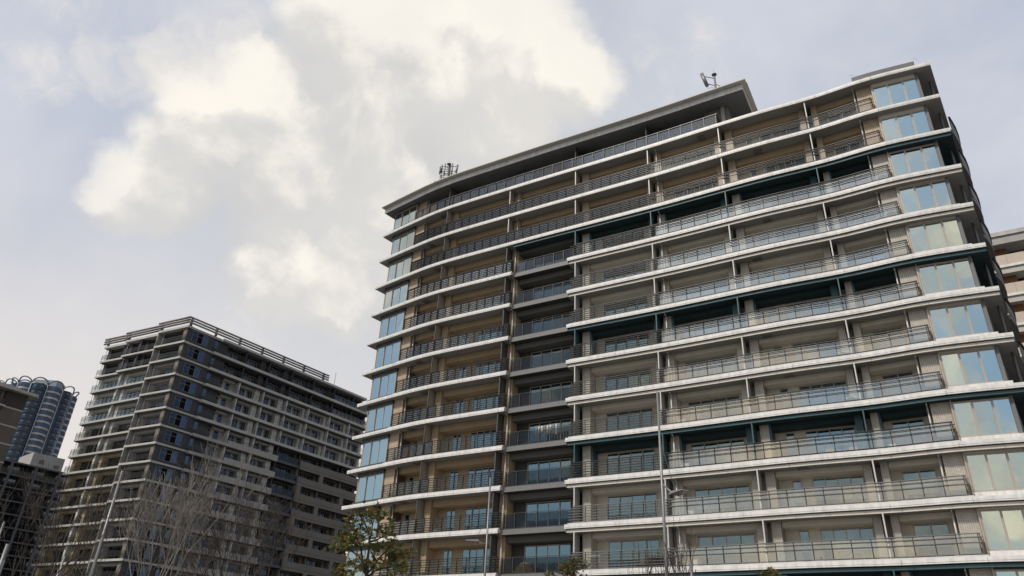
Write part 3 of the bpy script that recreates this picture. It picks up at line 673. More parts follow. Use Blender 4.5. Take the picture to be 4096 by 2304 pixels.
# roof fins
for i, zz in enumerate((.46, .94, 1.42)):
    for F, d in zip(FA, (.1, .1, .1)):
        a = F.P(-.2, -.1, ZZ(0) + zz); c = F.P(F.len + .15, -.1, ZZ(0) + zz)
        put('roof_fin', B().tube([a, c], .185, 8).mesh('fin', True), M['fin'], lft)
    a = FR.P(-.1, -.1, ZZ(0) + zz); c = FR.P(31.6, -.2, ZZ(0) + zz)
    put('roof_fin', B().tube([a, c], .175, 8).mesh('fin', True), M['fin'], lft)
for i in range(7):
    s = .3 + i * 5.0; FR.part('fin_post', M['steel_d'], lft, s, s + .35, .0, .35, ZZ(0), ZZ(0) + 1.4)
for F in FA: F.part('fin_post', M['steel_d'], lft, .4, .7, .1, .4, ZZ(0), ZZ(0) + 1.4)
a = FR.P(36.5, 4, ZZ(0)); rod = put('lightning_rod', B().tube([a, a + Vector((0, 0, 4.8))], .045, 5).mesh('rod'), M['steel_d'], None)
rod['label'] = 'thin vertical rod on the roof of the grey block with roof fins'; rod['category'] = 'lightning rod'
# solid body
put('core', B().prism([FA[0].P(.5, 2.2, 0).xy, FA[2].P(FA[2].len - 1.6, 2.2, 0).xy, FR.P(9, 3.2, 0).xy, FR.P(44, 3.2, 0).xy, FR.P(44, 15, 0).xy, FA[0].P(.5, 14, 0).xy], 0, ZZ(0) - .45).mesh('core'), M['gwall'], lft)
b = B(); FR.bent(b, 44.0, 46, -.1, 3, ZZ(1), ZZ(1) + .01)

# ================================================================ DARK LOWER BLOCK, MUSHROOM BLOCK
drk = thing('apartment_building', 'low dark slate block with pale column grid and rooftop tank room', 'building', (-116, 190, 0))
dd_ = Vector((.655, .755)); p0 = Vector((-116.6, 188.5)) - dd_ * 24.5
FD = Face([p0, p0 + dd_ * 42]); ZD = 45.6 + EYE
FD.part('roof_slab', M['dfloor'], drk, 0, 41, -.45, 12, ZD - .35, ZD)
for k in range(1, 15):
    z = ZD - 3 * k; FD.part('floor_edge', M['dfloor'], drk, 0, 41, -.3, 1.5, z - .32, z)
    FD.part('wall', M['dk'], drk, 0, 41, 1.6, 1.8, z, z + 2.66)
    rails(FD, drk, 0, 41, z, -.2, M['rail_d'], cnt=3, sp=1.3, gl=M['bglass_d'])
    for i in range(7):
        s = 1.2 + i * 5.7; lwindow(FD, drk, s, 2.9, z + .05, 2.1, 1.52, 4, M['steel'], M['pane_l'], 1)
        if i % 2: FD.part('partition', M['dk'], drk, s + 4.0, s + 4.1, 0, 1.6, z, z + 2.6)
for i in range(8):
    s = 24.5 - 5.7 * 4 + i * 5.65; FD.part('column', M['dfloor'], drk, s - .28, s + .28, -.42, .0, 0, ZD - .35)
put('core', B().prism([FD.P(0, 1.9, 0).xy, FD.P(41, 1.9, 0).xy, FD.P(41, 13, 0).xy, FD.P(0, 13, 0).xy], 0, ZD - .36).mesh('core'), M['dk'], drk)
# tank room: sits on the roof
tk = put('tank_room', FD.bent(B(), 22.8, 30.4, 1.0, 10.5, ZD + .0, ZD + 3.5).mesh('tank_room'), M['gpar'], drk)
FD.part('vent_grille', M['vent'], tk, 24.6, 25.8, .96, .998, ZD + 1.0, ZD + 2.0); FD.part('vent_grille', M['vent'], tk, 28.2, 29.6, .96, .998, ZD + .6, ZD + 1.5)

mdb = thing('apartment_building', 'brown-grey block cut by the left edge with white roof overhang', 'building', (-90, 122, 0))
e_ = Vector((.60, .80)); pm = Vector((-83.7, 125.7)) - e_ * 22
FM = Face([pm, pm + e_ * 22]); ZM = 42.9 + EYE
FM.part('roof_slab', M['lip'], mdb, 0, 23.2, -1.0, 12, ZM - .35, ZM + .15); FM.part('roof_edge', M['conc'], mdb, 0, 19.8, -1.5, -1.01, ZM - .45, ZM + .2)
for k in range(0, 15):
    z = ZM - 3 * k; wmm = M['midd'] if k == 0 else M['mid']
    FM.part('wall', wmm, mdb, 18.6, 22, 0, .3, z - 3 + .0, z - .26); FM.part('floor_band', M['lip'], mdb, 18.6, 22.02, -.06, .28, z - 3.25, z - 3.0)
    FM.part('wall', wmm, mdb, 0, 18.6, 1.6, 1.8, z - 3, z - .26)
    FM.part('balcony_slab', M['conc'], mdb, 0, 18.9, -.6, 1.59, z - 3.3, z - 3.0)
    if k: FM.part('parapet', M['mid'], mdb, 0, 18.0, -.5, -.35, z - 2.998, z - 2.3); rails(FM, mdb, 0, 18.0, z - 2.7, -.4, M['rail_d'], h=.8, cnt=2)
    else: rails(FM, mdb, 0, 18.6, z - 3, -.4, M['rail_d'], cnt=2, gl=M['bglass_d'])
    x = FM.P(18.2, .5, 0); put('downpipe', B().tube([(x.x, x.y, z - 3), (x.x, x.y, z - .3)], .06, 6).mesh('downpipe'), M['pipe'], mdb)
    for s in (4, 9.5, 14.6): lwindow(FM, mdb, s, 3.0, z - 2.95, 2.1, 1.52, 3, M['framed'], M['pane_l'])
put('core', B().prism([FM.P(0, 1.9, 0).xy, FM.P(21.98, .32, 0).xy, FM.P(21.98, 12, 0).xy, FM.P(0, 12, 0).xy], 0, ZM - .36).mesh('core'), M['mid'], mdb)

# ================================================================ ROUND TOWER
def round_tower(cx, cy, R, top, ph0, label, nb=12):
    tw = thing('round_tower', label, 'skyscraper', (cx, cy, 0)); c = Vector((cx, cy)); nf = int(top / 3.0) - 2
    def arcpts(a0, a1, R, bulge, n=8):
        o = []
        A = c + Vector((cos(a0), sin(a0))) * R; Bp = c + Vector((cos(a1), sin(a1))) * R; mid = Vector((cos((a0 + a1) / 2), sin((a0 + a1) / 2)))
        for i in range(n + 1):
            t = i / n; o.append(A.lerp(Bp, t) + mid * bulge * (4 * t * (1 - t)))
        return o
    for i in range(nb):
        a0 = ph0 + 2 * pi * i / nb; a1 = a0 + 2 * pi / nb; mid = (a0 + a1) / 2
        if Vector((cos(mid), sin(mid))).dot(-c.normalized()) < -.35 : continue
        creamy = i % 2 == 0
        pts = arcpts(a0, a1, R, 2.3)
        gpts = arcpts(a0, a1, R - .15, 2.25)
        bay = B()
        for k in range(len(pts) - 1): bay.prism([gpts[k], gpts[k+1], c], 3, top - 3.2)
        bo = put('bay', bay.mesh('bay'), M['tglass'] if creamy else M['navy'], tw)
        for f in range(nf):
            z = top - 6.2 - 3.0 * f; b = B()
            hh = .85 if creamy else .4
            q0 = arcpts(a0, a1, R + (.0 if creamy else .15), 2.35)
            for k in range(len(q0) - 1): b.prism([q0[k], q0[k+1], gpts[k+1], gpts[k]], z - hh / 2, z + hh / 2)
            put('spandrel', b.mesh('spandrel'), M['tcream'] if creamy else M['navy'], bo)
            if f < 20:
                fb = B(); q1 = arcpts(a0, a1, R - .05, 2.3, 12)
                for k in range(1, 12):
                    if creamy or k in (3, 4, 8, 9): d = (q1[k] - q1[k-1]).normalized() * (.05 if creamy else .22); nrm = Vector((d.y, -d.x)).normalized() * .1; fb.prism([q1[k] - d - nrm, q1[k] + d - nrm, q1[k] + d + nrm, q1[k] - d + nrm], z + hh / 2 + (.0 if creamy else 1.1), z + hh / 2 + (2.05 if creamy else 1.6))
                put('window_frame', fb.mesh('window_frame'), M['tgrey'], bo)
        x = c + Vector((cos(a0), sin(a0))) * (R + .35)
        put('rib', B().tube([(x.x, x.y, 0), (x.x, x.y, top - 3)], .33, 6).mesh('rib', True), M['tgrey'], tw)
        q = arcpts(a0, a1, R + .35, 1.8, 14); ar = [(p.x, p.y, top - 3 + 2.6 * sqrt(max(0, 1 - (2 * t / 14 - 1) ** 2))) for t, p in enumerate(q)]
        put('crown_arch', B().tube(ar, .34, 6).mesh('crown_arch', True), M['tgrey'], tw)
    return tw
azc = radians(-33.02) + radians(.45) ; Dt = 430
cx_, cy_ = Dt * sin(azc - radians(.33)), Dt * cos(azc - radians(.33))
face = math.atan2(-cy_, -cx_)
tw1 = round_tower(cx_, cy_, 13.6, EYE + Dt * math.tan(radians(16.55)), face + radians(3), 'navy and cream cylindrical glass tower with scalloped arched crown')
lx, ly = cx_ - 17, cy_ + 16
tw2 = round_tower(lx, ly, 13.6, EYE + (Dt + 4) * math.tan(radians(16.9)), face, 'twin round tower behind the cylindrical one, showing only its arched crown')
b = B().box(cx_ - 11, cx_ + 1, cy_ + 6, cy_ + 14, 100, EYE + Dt * math.tan(radians(16.9)) + 3); rb = put('roof_room', b.mesh('roof_room'), M['tgrey'], tw1)

# ================================================================ BROWN BUILDING, RIGHT
bz0 = 40.8 + EYE
brn = thing('apartment_building', 'block with russet wood panels and peach parapets behind the curved block', 'building', (55, 66, 0))
FB = Face([(46.2, 63.9), (46.2 + 22 * .86, 63.9 - 22 * .51)])
FB.part('roof_slab', M['conc'], brn, 0, 22, -.9, 12, bz0 + 2.0 - .15, bz0 + 2.0 + .30); FB.part('fascia', M['gpar'], brn, .1, 22, -.75, 12, bz0 + 1.0, bz0 + 1.84)
for k in range(0, 13):
    z = bz0 - 1.2 - 3.15 * k
    FB.part('balcony_slab', M['white'], brn, 0, 22, -.5, 3, z - .28, z); FB.part('soffit_panel', M['lip'], brn, 0, 22, -.35, 3, z - .9, z - .283)
    for i in range(14):
        s = .05 + i * 1.55; o = put('parapet_panel', FB.bent(B(), s, s + 1.53, -.42, -.36, z + .05, z + 1.1).mesh('parapet_panel'), M['bpanel'] if i < 3 else M['bglass'], brn)
    FB.part('wood_panel', M['wood'], brn, 0, 3.4 + .2 * (k % 2), .4, .6, z, z + 2.25); FB.part('wall', M['dk'], brn, 3.6, 22, 1.4, 1.6, z, z + 2.25)
    for i in range(3): lwindow(FB, brn, 4.2 + i * 5.6, 3.4, z + .05, 2.0, 1.3, 4, M['frame'], M['pane'])
put('core', B().prism([FB.P(.1, 1.7, 0).xy, FB.P(22, 1.7, 0).xy, FB.P(22, 12, 0).xy, FB.P(.1, 12, 0).xy], 0, bz0 + 1.0).mesh('core'), M['lip'], brn)

# ================================================================ ROOFTOP ANTENNAS
def vpt(o, x, y, z): return Vector((o.x + x, o.y + y, o.z + z))
def antenna(base, panels, label, top, sc=1.0):
    t = thing('antenna_mast', label, 'antenna', base)
    b = B().lathe([(.13, 0), (.13, top * .45), (.09, top * .47), (.085, top)], 10, base); put('mast', b.mesh('mast', True), M['steel'], t)
    put('cap', B().lathe([(.08, top), (.22, top + .03), (.22, top + .09), (.05, top + .12)], 12, base).mesh('cap', True), M['steel_d'], t)
    put('rod', B().tube([vpt(base, 0, 0, top + .1), vpt(base, -.02, 0, top + .75)], .012, 4).mesh('rod'), M['steel_d'], t)
    for (x, y, z0, z1, r, tilt) in panels:
        p0_ = vpt(base, x, y, z0); p1_ = vpt(base, x - tilt, y, z1)
        pn = put('antenna_panel', B().tube([p0_, p1_], r, 8).mesh('antenna_panel', True), M['steel'], t)
        for q in (.2, .8): 
            m_ = p0_.lerp(p1_, q); put('bracket', B().tube([m_, vpt(base, 0, 0, m_.z - base.z - .1)], .035, 5).mesh('bracket'), M['steel_d'], pn)
        cb = [p0_, p0_ + Vector((.1, 0, -.35)), p0_.lerp(base, .5) + Vector((0, 0, -.1 + z0 * .5)), vpt(base, .02, -.05, z0 - .2)]
        put('cable', B().tube(cb, .018, 4).mesh('cable'), M['steel_d'], pn)
    return t
b1 = FC.P(36.3, .6, ZT + H)
antenna(b1, [(-.75, -.1, 1.35, 2.75, .16, .38)], 'single-panel antenna mast on the roof nearest the sloping eave tip', 2.75)
put('cable_conduit', B().tube([vpt(b1, .1, 0, 1.7), vpt(b1, .38, 0, 1.5), vpt(b1, .5, 0, .9), vpt(b1, .55, 0, 0)], .035, 6).mesh('conduit', True), M['steel_d'], bpy.data.objects['antenna_mast'])
put('junction_box', B().box(b1.x - .62, b1.x - .36, b1.y - .1, b1.y + .1, b1.z, b1.z + .62).mesh('junction_box'), M['steel'], bpy.data.objects['antenna_mast'])
b2_ = FC.P(8.3, .6, ZT + H)
antenna(b2_, [(-.85, 0, 1.6, 2.5, .09, .02), (-.72, .2, 1.9, 2.9, .09, .02), (-.38, -.2, 1.2, 2.8, .07, -.02), (.15, .1, 1.5, 3.1, .07, 0), (.38, -.1, 1.4, 2.95, .08, 0), (.82, .05, 1.9, 2.9, .11, -.08), (.6, 0, .7, 1.7, .11, -.05), (-.72, .1, .35, 1.5, .12, 0), (-1.2, .1, -.2, .65, .13, .05), (-.2, .1, .3, 1.0, .08, 0)], 'multi-panel antenna cluster on the roof near the curved left end', 2.85)

# ================================================================ THINGS ON THE BALCONIES
ORD = {3: 'fourth', 4: 'fifth', 5: 'sixth', 6: 'seventh', 7: 'eighth', 8: 'ninth', 9: 'third', 10: 'second', 11: 'lowest'}
def onb(j, s, n): return FC.mtx(s, n, Z(j + 1) - .018)
def local(name, b, m, par, mtx, smooth=False, **k): return put(name, b.mesh(name, smooth), m, par, mtx, **k)
_ac = None
def ac(j, s, n, label):
    global _ac
    if _ac is None:
        body = B().box(-.40, .40, -.15, .15, .08, .66).mesh('body'); body.materials.append(M['acw'])
        g = B(); ring = [(.24 * cos(t), -.16, .37 + .24 * sin(t)) for t in [2 * pi * q / 20 for q in range(21)]]
        g.tube([Vector(p) + Vector((-.1, 0, 0)) for p in ring], .02, 5, False)
        for q in range(6): t = pi * q / 6; g.tube([(-.1 + .23 * cos(t), -.158, .37 + .23 * sin(t)), (-.1 - .23 * cos(t), -.158, .37 - .23 * sin(t))], .009, 4)
        gm_ = g.mesh('fan_grille'); gm_.materials.append(M['acd'])
        fo = B()
        for x in (-.28, .28): fo.box(x - .05, x + .05, -.15, .15, 0, .08)
        fm_ = fo.mesh('foot'); fm_.materials.append(M['acd']); _ac = (body, gm_, fm_)
    mt = onb(j, s, n); t = put('air_conditioner', None, None, None, mt); t['label'] = label; t['category'] = 'air conditioner'; t['group'] = 'outdoor units on the balconies'
    for nm, me in zip(('body', 'fan_grille', 'foot'), _ac): put(nm, me, None, t, mt)
STN = {0: 'topmost', 1: 'second from top', 2: 'highest teal', 3: 'first pale one below the highest teal', 4: 'second pale one below the highest teal', 5: 'middle teal', 6: 'first pale one below the middle teal', 7: 'second pale one below the middle teal', 8: 'lower teal', 9: 'third from bottom', 10: 'second from bottom', 11: 'bottom'}
for j in (0, 2, 3, 4, 5, 7, 8, 9, 10, 11): ac(j, 31.1, 1.35 if j > 8 else 1.1, 'white outdoor unit right of the long central partition, %s balcony' % {0: 'topmost full-width', 2: 'highest teal', 3: 'fourth', 4: 'fifth', 5: 'middle teal', 7: 'eighth', 8: 'lower teal', 9: 'third-lowest', 10: 'second-lowest', 11: 'lowest'}[j])
for j in (2, 3, 8, 11): ac(j, 47.2 if j < 4 else 43.95, .5 if j < 4 else 1.4, 'white outdoor unit near the right-hand end windows, %s balcony' % {2: 'highest teal', 3: 'fourth', 8: 'lower teal', 11: 'lowest'}[j])
for j in (5, 6, 7): ac(j, 42.5, .9, 'white outdoor unit left of the last partition, %s balcony' % {5: 'middle teal', 6: 'seventh', 7: 'eighth'}[j])
def single(name, b, m, label, cat, mtx, group=None, smooth=False):
    o = local(name, b, m, None, mtx, smooth); o['label'] = label; o['category'] = cat
    if group: o['group'] = group
    return o
def cushion_chair(j, s, n, label, w=.75, m='chair'):
    mt = onb(j, s, n); t = put('lounge_chair', None, None, None, mt); t['label'] = label; t['category'] = 'chair'
    local('seat', B().quadbox([(-w/2, -.35, .28), (w/2, -.35, .28), (w/2, .3, .20), (-w/2, .3, .20)], [(-w/2, -.35, .40), (w/2, -.35, .40), (w/2, .3, .32), (-w/2, .3, .32)]), M[m], t, mt)
    local('backrest', B().quadbox([(-w/2, .22, .28), (w/2, .22, .28), (w/2, .32, .28), (-w/2, .32, .28)], [(-w/2, .5, .85), (w/2, .5, .85), (w/2, .58, .82), (-w/2, .58, .82)]), M[m], t, mt)
    for x in (-w/2 + .04, w/2 - .04):
        for y in (-.3, .28): local('leg', B().box(x - .02, x + .02, y - .02, y + .02, 0, .28), M['steel_d'], t, mt)
def sofa(j, s, n, w, label, m='sofa'):
    mt = onb(j, s, n); t = put('sofa', None, None, None, mt); t['label'] = label; t['category'] = 'sofa'
    local('seat', B().box(-w/2, w/2, -.4, .3, .1, .42), M[m], t, mt); local('backrest', B().quadbox([(-w/2, -.42, .42), (w/2, -.42, .42), (w/2, -.25, .42), (-w/2, -.25, .42)], [(-w/2, -.46, .86), (w/2, -.46, .86), (w/2, -.32, .84), (-w/2, -.32, .84)]), M[m], t, mt)
    for sg in (-1, 1): local('armrest', B().box(sg * w/2 - .09, sg * w/2 + .09, -.4, .3, .1, .62), M[m], t, mt)
    for q in range(3): x = -w/2 + w * (q + .5) / 3; local('cushion', B().quadbox([(x - .22, -.2, .44), (x + .22, -.2, .44), (x + .2, -.02, .44), (x - .2, -.02, .44)], [(x - .2, -.28, .95), (x + .2, -.28, .92), (x + .18, -.16, .92), (x - .18, -.16, .93)]), M['cloth2'], t, mt)
cushion_chair(10, 27.9, .9, 'dark lounge chair on the second-lowest pale balcony left of the sofa'); sofa(10, 29.1, 1.0, 1.5, 'dark sofa on the second-lowest balcony beside the lounge chair', 'chair')
sofa(11, 34.4, .9, 2.3, 'grey cushioned sofa behind glass on the lowest balcony')
cushion_chair(8, 40.6, 1.1, 'chair left of the round table on the lower teal balcony', .5, 'bamboo'); cushion_chair(8, 42.0, 1.1, 'chair right of the round table on the lower teal balcony', .5, 'bamboo')
mt = onb(8, 41.35, 1.0); t = put('round_table', None, None, None, mt); t['label'] = 'small round table between two chairs on the lower teal balcony'; t['category'] = 'table'
local('tabletop', B().lathe([(.1, .66), (.42, .68), (.42, .71), (.1, .72)], 18), M['bamboo'], t, mt, True); local('pedestal', B().lathe([(.2, 0), (.04, .04), (.04, .66)], 10), M['steel_d'], t, mt, True)
single('cardboard_box', B().quadbox([(-.4, -.2, 0), (.4, -.2, 0), (.4, .25, 0), (-.4, .25, 0)], [(-.36, -.16, .42), (.34, -.18, .46), (.36, .22, .46), (-.35, .2, .40)]), M['rust'], 'orange-brown box behind glass on the second-lowest balcony near the right end', 'box', onb(10, 44.4, .75))
# potted palm
mt = onb(11, 28.2, .8); t = put('potted_palm', None, None, None, mt); t['label'] = 'potted palm in a white pot on the lowest balcony'; t['category'] = 'potted plant'
local('pot', B().lathe([(.25, 0), (.36, .1), (.40, .55), (.34, .56), (.1, .5)], 16), M['pot'], t, mt, True); local('trunk', B().tube([(0, 0, .5), (.03, 0, 1.2), (0, .02, 1.75)], [.09, .11, .07], 7), M['bark_d'], t, mt, True)
for q in range(16):
    a = q * 2.4; b = B(); L_ = random.uniform(.5, .75); el = random.uniform(.2, 1.1); sp = [Vector((cos(a) * L_ * u_ * cos(el * (1 - u_)), sin(a) * L_ * u_ * cos(el * (1 - u_)), 1.75 + L_ * (sin(el) * u_ * 1.2 - u_ * u_ * .75))) for u_ in (0, .2, .4, .6, .8, 1)]
    for i_ in range(1, 6):
        for sg in (-1, 1):
            for e_2 in (0, .5):
                p = sp[i_ - 1].lerp(sp[i_], e_2); d = (sp[i_] - sp[i_-1]).normalized(); sd_ = d.cross(Vector((0, 0, 1))).normalized() * sg
                i0 = len(b.v); b.v += [tuple(p), tuple(p + sd_ * .16 + d * .12 + Vector((0, 0, -.05))), tuple(p + d * .04)]; b.f.append((i0, i0+1, i0+2))
    b.tube(sp, .01, 4); local('frond', b, M['palm'], t, mt)
# laundry on the dark recess
mt = onb(7, 20.4, 1.0); t = put('laundry_rack', None, None, None, mt); t['label'] = 'laundry hanging on a pole in the dark recessed balcony column'; t['category'] = 'laundry'
local('pole', B().tube([(-1.0, 0, 1.55), (1.0, 0, 1.62)], .015, 6), M['pipe'], t, mt)
for q in range(8):
    x = -.9 + q * .25; h = random.uniform(.4, .85); w = random.uniform(.08, .12); local('garment', B().quadbox([(x - w, -.02, 1.52 - h), (x + w * .8, .0, 1.5 - h * .9), (x + w * .8, .03, 1.5 - h * .9), (x - w, .02, 1.52 - h)], [(x - w * .7, -.01, 1.57), (x + w * .7, -.01, 1.57), (x + w * .7, .02, 1.57), (x - w * .7, .02, 1.57)]), M['cloth'] if q % 3 else M['cloth2'], t, mt)
# straw coloured covered bicycle
b = B(); prof = [(-1.0, .12, .1), (-.7, .35, .22), (-.3, .75, .28), (.1, .98, .30), (.45, .85, .28), (.8, .45, .22), (1.0, .12, .1)]
for i in range(len(prof) - 1):
    (x0, h0, w0), (x1, h1, w1) = prof[i], prof[i+1]
    i0 = len(b.v); b.v += [(x0, -w0, 0), (x0, -w0 * .6, h0 * .8), (x0, 0, h0), (x0, w0 * .6, h0 * .8), (x0, w0, 0), (x1, -w1, 0), (x1, -w1 * .6, h1 * .8), (x1, 0, h1), (x1, w1 * .6, h1 * .8), (x1, w1, 0)]
    for q in range(4): b.f.append((i0 + q, i0 + q + 1, i0 + q + 6, i0 + q + 5))
single('cover_sheet', b, M['mound'], 'tan sheet heaped over something in the grey recess, second-lowest balcony', 'cover', onb(10, 18.7, 1.0), smooth=True)
# bamboo screens on the lowest balcony
for i, (s0, s1) in enumerate(((36.6, 38.3), (38.33, 40.2), (40.23, 42.9))):
    b = B(); n_s = 14
    for q in range(n_s): z0_ = .12 + q * .042; b.box(-(s1 - s0) / 2, (s1 - s0) / 2, -.01, .01, z0_, z0_ + .036)
    single('bamboo_screen', b, M['bamboo'], 'bamboo screen at the foot of the lowest balcony glass, %s of three' % ('left', 'middle', 'right')[i], 'screen', FC.mtx((s0 + s1) / 2, .27, Z(12)), 'bamboo screens on the lowest balcony')
def stand(j, s, n, label):
    mt = onb(j, s, n); t = put('drying_stand', None, None, None, mt); t['label'] = label; t['category'] = 'drying stand'
    for x in (-.45, .45):
        for y in (-.2, .2): local('leg', B().tube([(x, y, 0), (x * .9, -y * .4, 1.15)], .014, 5), M['pipe'], t, mt)
    for y in (-.12, .0, .12): local('rail', B().tube([(-.45, y, 1.1), (.45, y, 1.1)], .01, 5), M['pipe'], t, mt)
stand(10, 24.45, .75, 'folding drying stand at the left end of the second-lowest pale balcony'); stand(7, 31.9, .8, 'white drying stand on the eighth balcony right of the central partition')
def bicycle(j, s, n, label):
    mt = onb(j, s, n); t = put('bicycle', None, None, None, mt); t['label'] = label; t['category'] = 'bicycle'
    for x in (-.5, .5):
        b = B().tube([(x + .33 * cos(a), 0, .34 + .33 * sin(a)) for a in [2 * pi * q / 18 for q in range(19)]], .02, 5, False)
        for q in range(6): a = pi * q / 6; b.tube([(x + .32 * cos(a), 0, .34 + .32 * sin(a)), (x - .32 * cos(a), 0, .34 - .32 * sin(a))], .004, 3)
        local('wheel', b, M['acd'], t, mt)
    b = B()
    for p, q in (((-.5, .34), (-.12, .8)), ((-.12, .8), (.35, .82)), ((-.12, .8), (-.02, .34)), ((-.02, .34), (.38, .74)), ((-.5, .34), (-.02, .34)), ((.5, .34), (.33, .95))): b.tube([(p[0], 0, p[1]), (q[0], 0, q[1])], .018, 5)
    local('frame', b, M['steel'], t, mt); local('handlebar', B().tube([(.28, -.25, .98), (.33, 0, .96), (.28, .25, .98)], .013, 5), M['acd'], t, mt); local('saddle', B().box(-.24, -.02, -.06, .06, .88, .93), M['acd'], t, mt)
bicycle(2, 25.5, .8, 'bicycle behind the louvres at the left end of the highest teal balcony'); bicycle(2, 29.4, .8, 'bicycle behind the louvres left of the central partition, highest teal balcony')
for j, s, nm in ((6, 35.6, 'leafy pot plant behind glass, seventh balcony, left of a partition'), (7, 33.9, 'leafy pot plant behind glass on the eighth balcony'), (11, 24.6, 'leafy pot plant at the left end of the lowest pale balcony'), (11, 46.1, 'spiky pot plant by the right-hand pier on the lowest balcony')):
    mt = onb(j, s, .8); t = put('pot_plant', None, None, None, mt); t['label'] = nm; t['category'] = 'potted plant'
    local('pot', B().lathe([(.12, 0), (.17, .3), (.14, .3)], 10), M['sofa'], t, mt); b = B()
    for q in range(70):
        a = random.uniform(0, 6.28); r = random.uniform(0, .26); h = random.uniform(.3, .85); p = Vector((r * cos(a), r * sin(a), h)); d = Vector((random.uniform(-1, 1), random.uniform(-1, 1), random.uniform(-.2, 1))).normalized() * .12; w_ = d.cross(Vector((.3, .5, .8))).normalized() * .03
        i0 = len(b.v); b.v += [tuple(p), tuple(p + d * .5 + w_), tuple(p + d), tuple(p + d * .5 - w_)]; b.f.append((i0, i0+1, i0+2, i0+3))
    local('leaves', b, M['leaf_d'], t, mt)
for j, s, m, lb_ in ((9, 10.9, 'pot', 'white tub on the third-lowest tan balcony behind the louvres'), (11, 15.9, 'red', 'red box at the right end of the lowest tan balcony'), (10, 9.8, 'bamboo', 'low wooden chest on the second-lowest tan balcony')):
    single('storage_box', B().quadbox([(-.3, -.2, 0), (.3, -.2, 0), (.3, .2, 0), (-.3, .2, 0)], [(-.27, -.18, .45), (.27, -.18, .45), (.27, .18, .45), (-.27, .18, .45)]), M[m], lb_, 'box', onb(j, s, .7))

# ================================================================ STREET LAMPS
def lamp(x, y, top, r0, r1, label, arm=None, stay=None, head=None, base_z=0.0):
    base = Vector((x, y, 0)); t = thing('street_lamp' if arm else 'pole', label, 'street lamp' if arm else 'pole', base, None)
    put('pole', B().tube([(x, y, 0), (x, y, .5), (x, y, top * .5), (x, y, top)], [r0 * 1.1, r0, (r0 + r1) / 2, r1], 12).mesh('pole', True), M['steel'], t)
    put('base_plate', B().lathe([(r0 * 2, 0), (r0 * 2, .04), (r0 * 1.2, .06)], 12, base).mesh('base_plate'), M['steel_d'], t)
    if arm:
        hz, hv, hl = arm      # start height, head centre, head length
        hc = Vector(hv); ap = Vector((x, y, hz)); d = (hc - ap); dh = Vector((d.x, d.y, 0)).normalized(); sd_ = Vector((-dh.y, dh.x, 0))
        put('arm', B().tube([ap, hc - dh * hl * .4], .035, 8).mesh('arm', True), M['steel'], t)
        upv = Vector((0, 0, 1)); w = hl * .28
        a = [hc - dh * hl * .5 - sd_ * w, hc + dh * hl * .5 - sd_ * w * .8, hc + dh * hl * .5 + sd_ * w * .8, hc - dh * hl * .5 + sd_ * w]
        bt = [hc - dh * hl * .42 - sd_ * w * .7 + upv * .13, hc + dh * hl * .38 - sd_ * w * .5 + upv * .06, hc + dh * hl * .38 + sd_ * w * .5 + upv * .06, hc - dh * hl * .42 + sd_ * w * .7 + upv * .13]
        hd = put('lamp_head', B().quadbox(a, bt).mesh('lamp_head'), M['bfascia'], t)
        ins = [hc + (p - hc) * .86 for p in a]
        put('lens', B().quadbox([p - upv * .012 for p in ins], [p - upv * .002 for p in ins]).mesh('lens'), M['led'], hd)
        if stay: put('stay_cable', B().tube([(x, y, stay), hc - dh * hl * .3 + upv * .12], .012, 5).mesh('stay'), M['steel_d'], t)
        for q in range(4): 
            p = hc - dh * hl * .3 + dh * hl * .18 * q; put('bird_spike', B().tube([p + upv * .1, p + upv * .26], .006, 4).mesh('spike'), M['steel_d'], hd)
    return t
l1 = at(2629, 1568, 30); lamp(l1.x, l1.y, l1.z, .085, .045, 'tall grey street lamp in front of the pale balconies, right of centre', (at(2655, 1936, 30).z, at(2718, 1972, 29.0), .85), at(2648, 1763, 30).z)
l2 = at(1962, 1911, 45); lamp(l2.x, l2.y, l2.z, .085, .05, 'grey street lamp before the tan balconies, its head pointing left', (at(1946, 2178, 45).z, at(1886, 2166, 44.9), .85), at(1952, 2050, 45).z)
l3 = at(490, 1883, 36); lamp(l3.x, l3.y, l3.z, .105, .045, 'bare pale pole before the stepped block among the winter trees')
for (u, v, dd2, r, lb_) in ((17, 2087, 50, .05, 'thin pale pole at the far left edge, before the dark block'), (31, 2176, 35, .06, 'thicker leaning-looking pole at the far left bottom corner'), (17, 2240, 60, .05, 'short white pole in the lower left corner'), (259, 2223, 50, .05, 'thin white pole left of the tall bare pole'), (2763, 2238, 30, .06, 'short dark post right of the central street lamp')):
    p = at(u, v, dd2); lamp(p.x, p.y, p.z, r * 1.2, r, lb_)

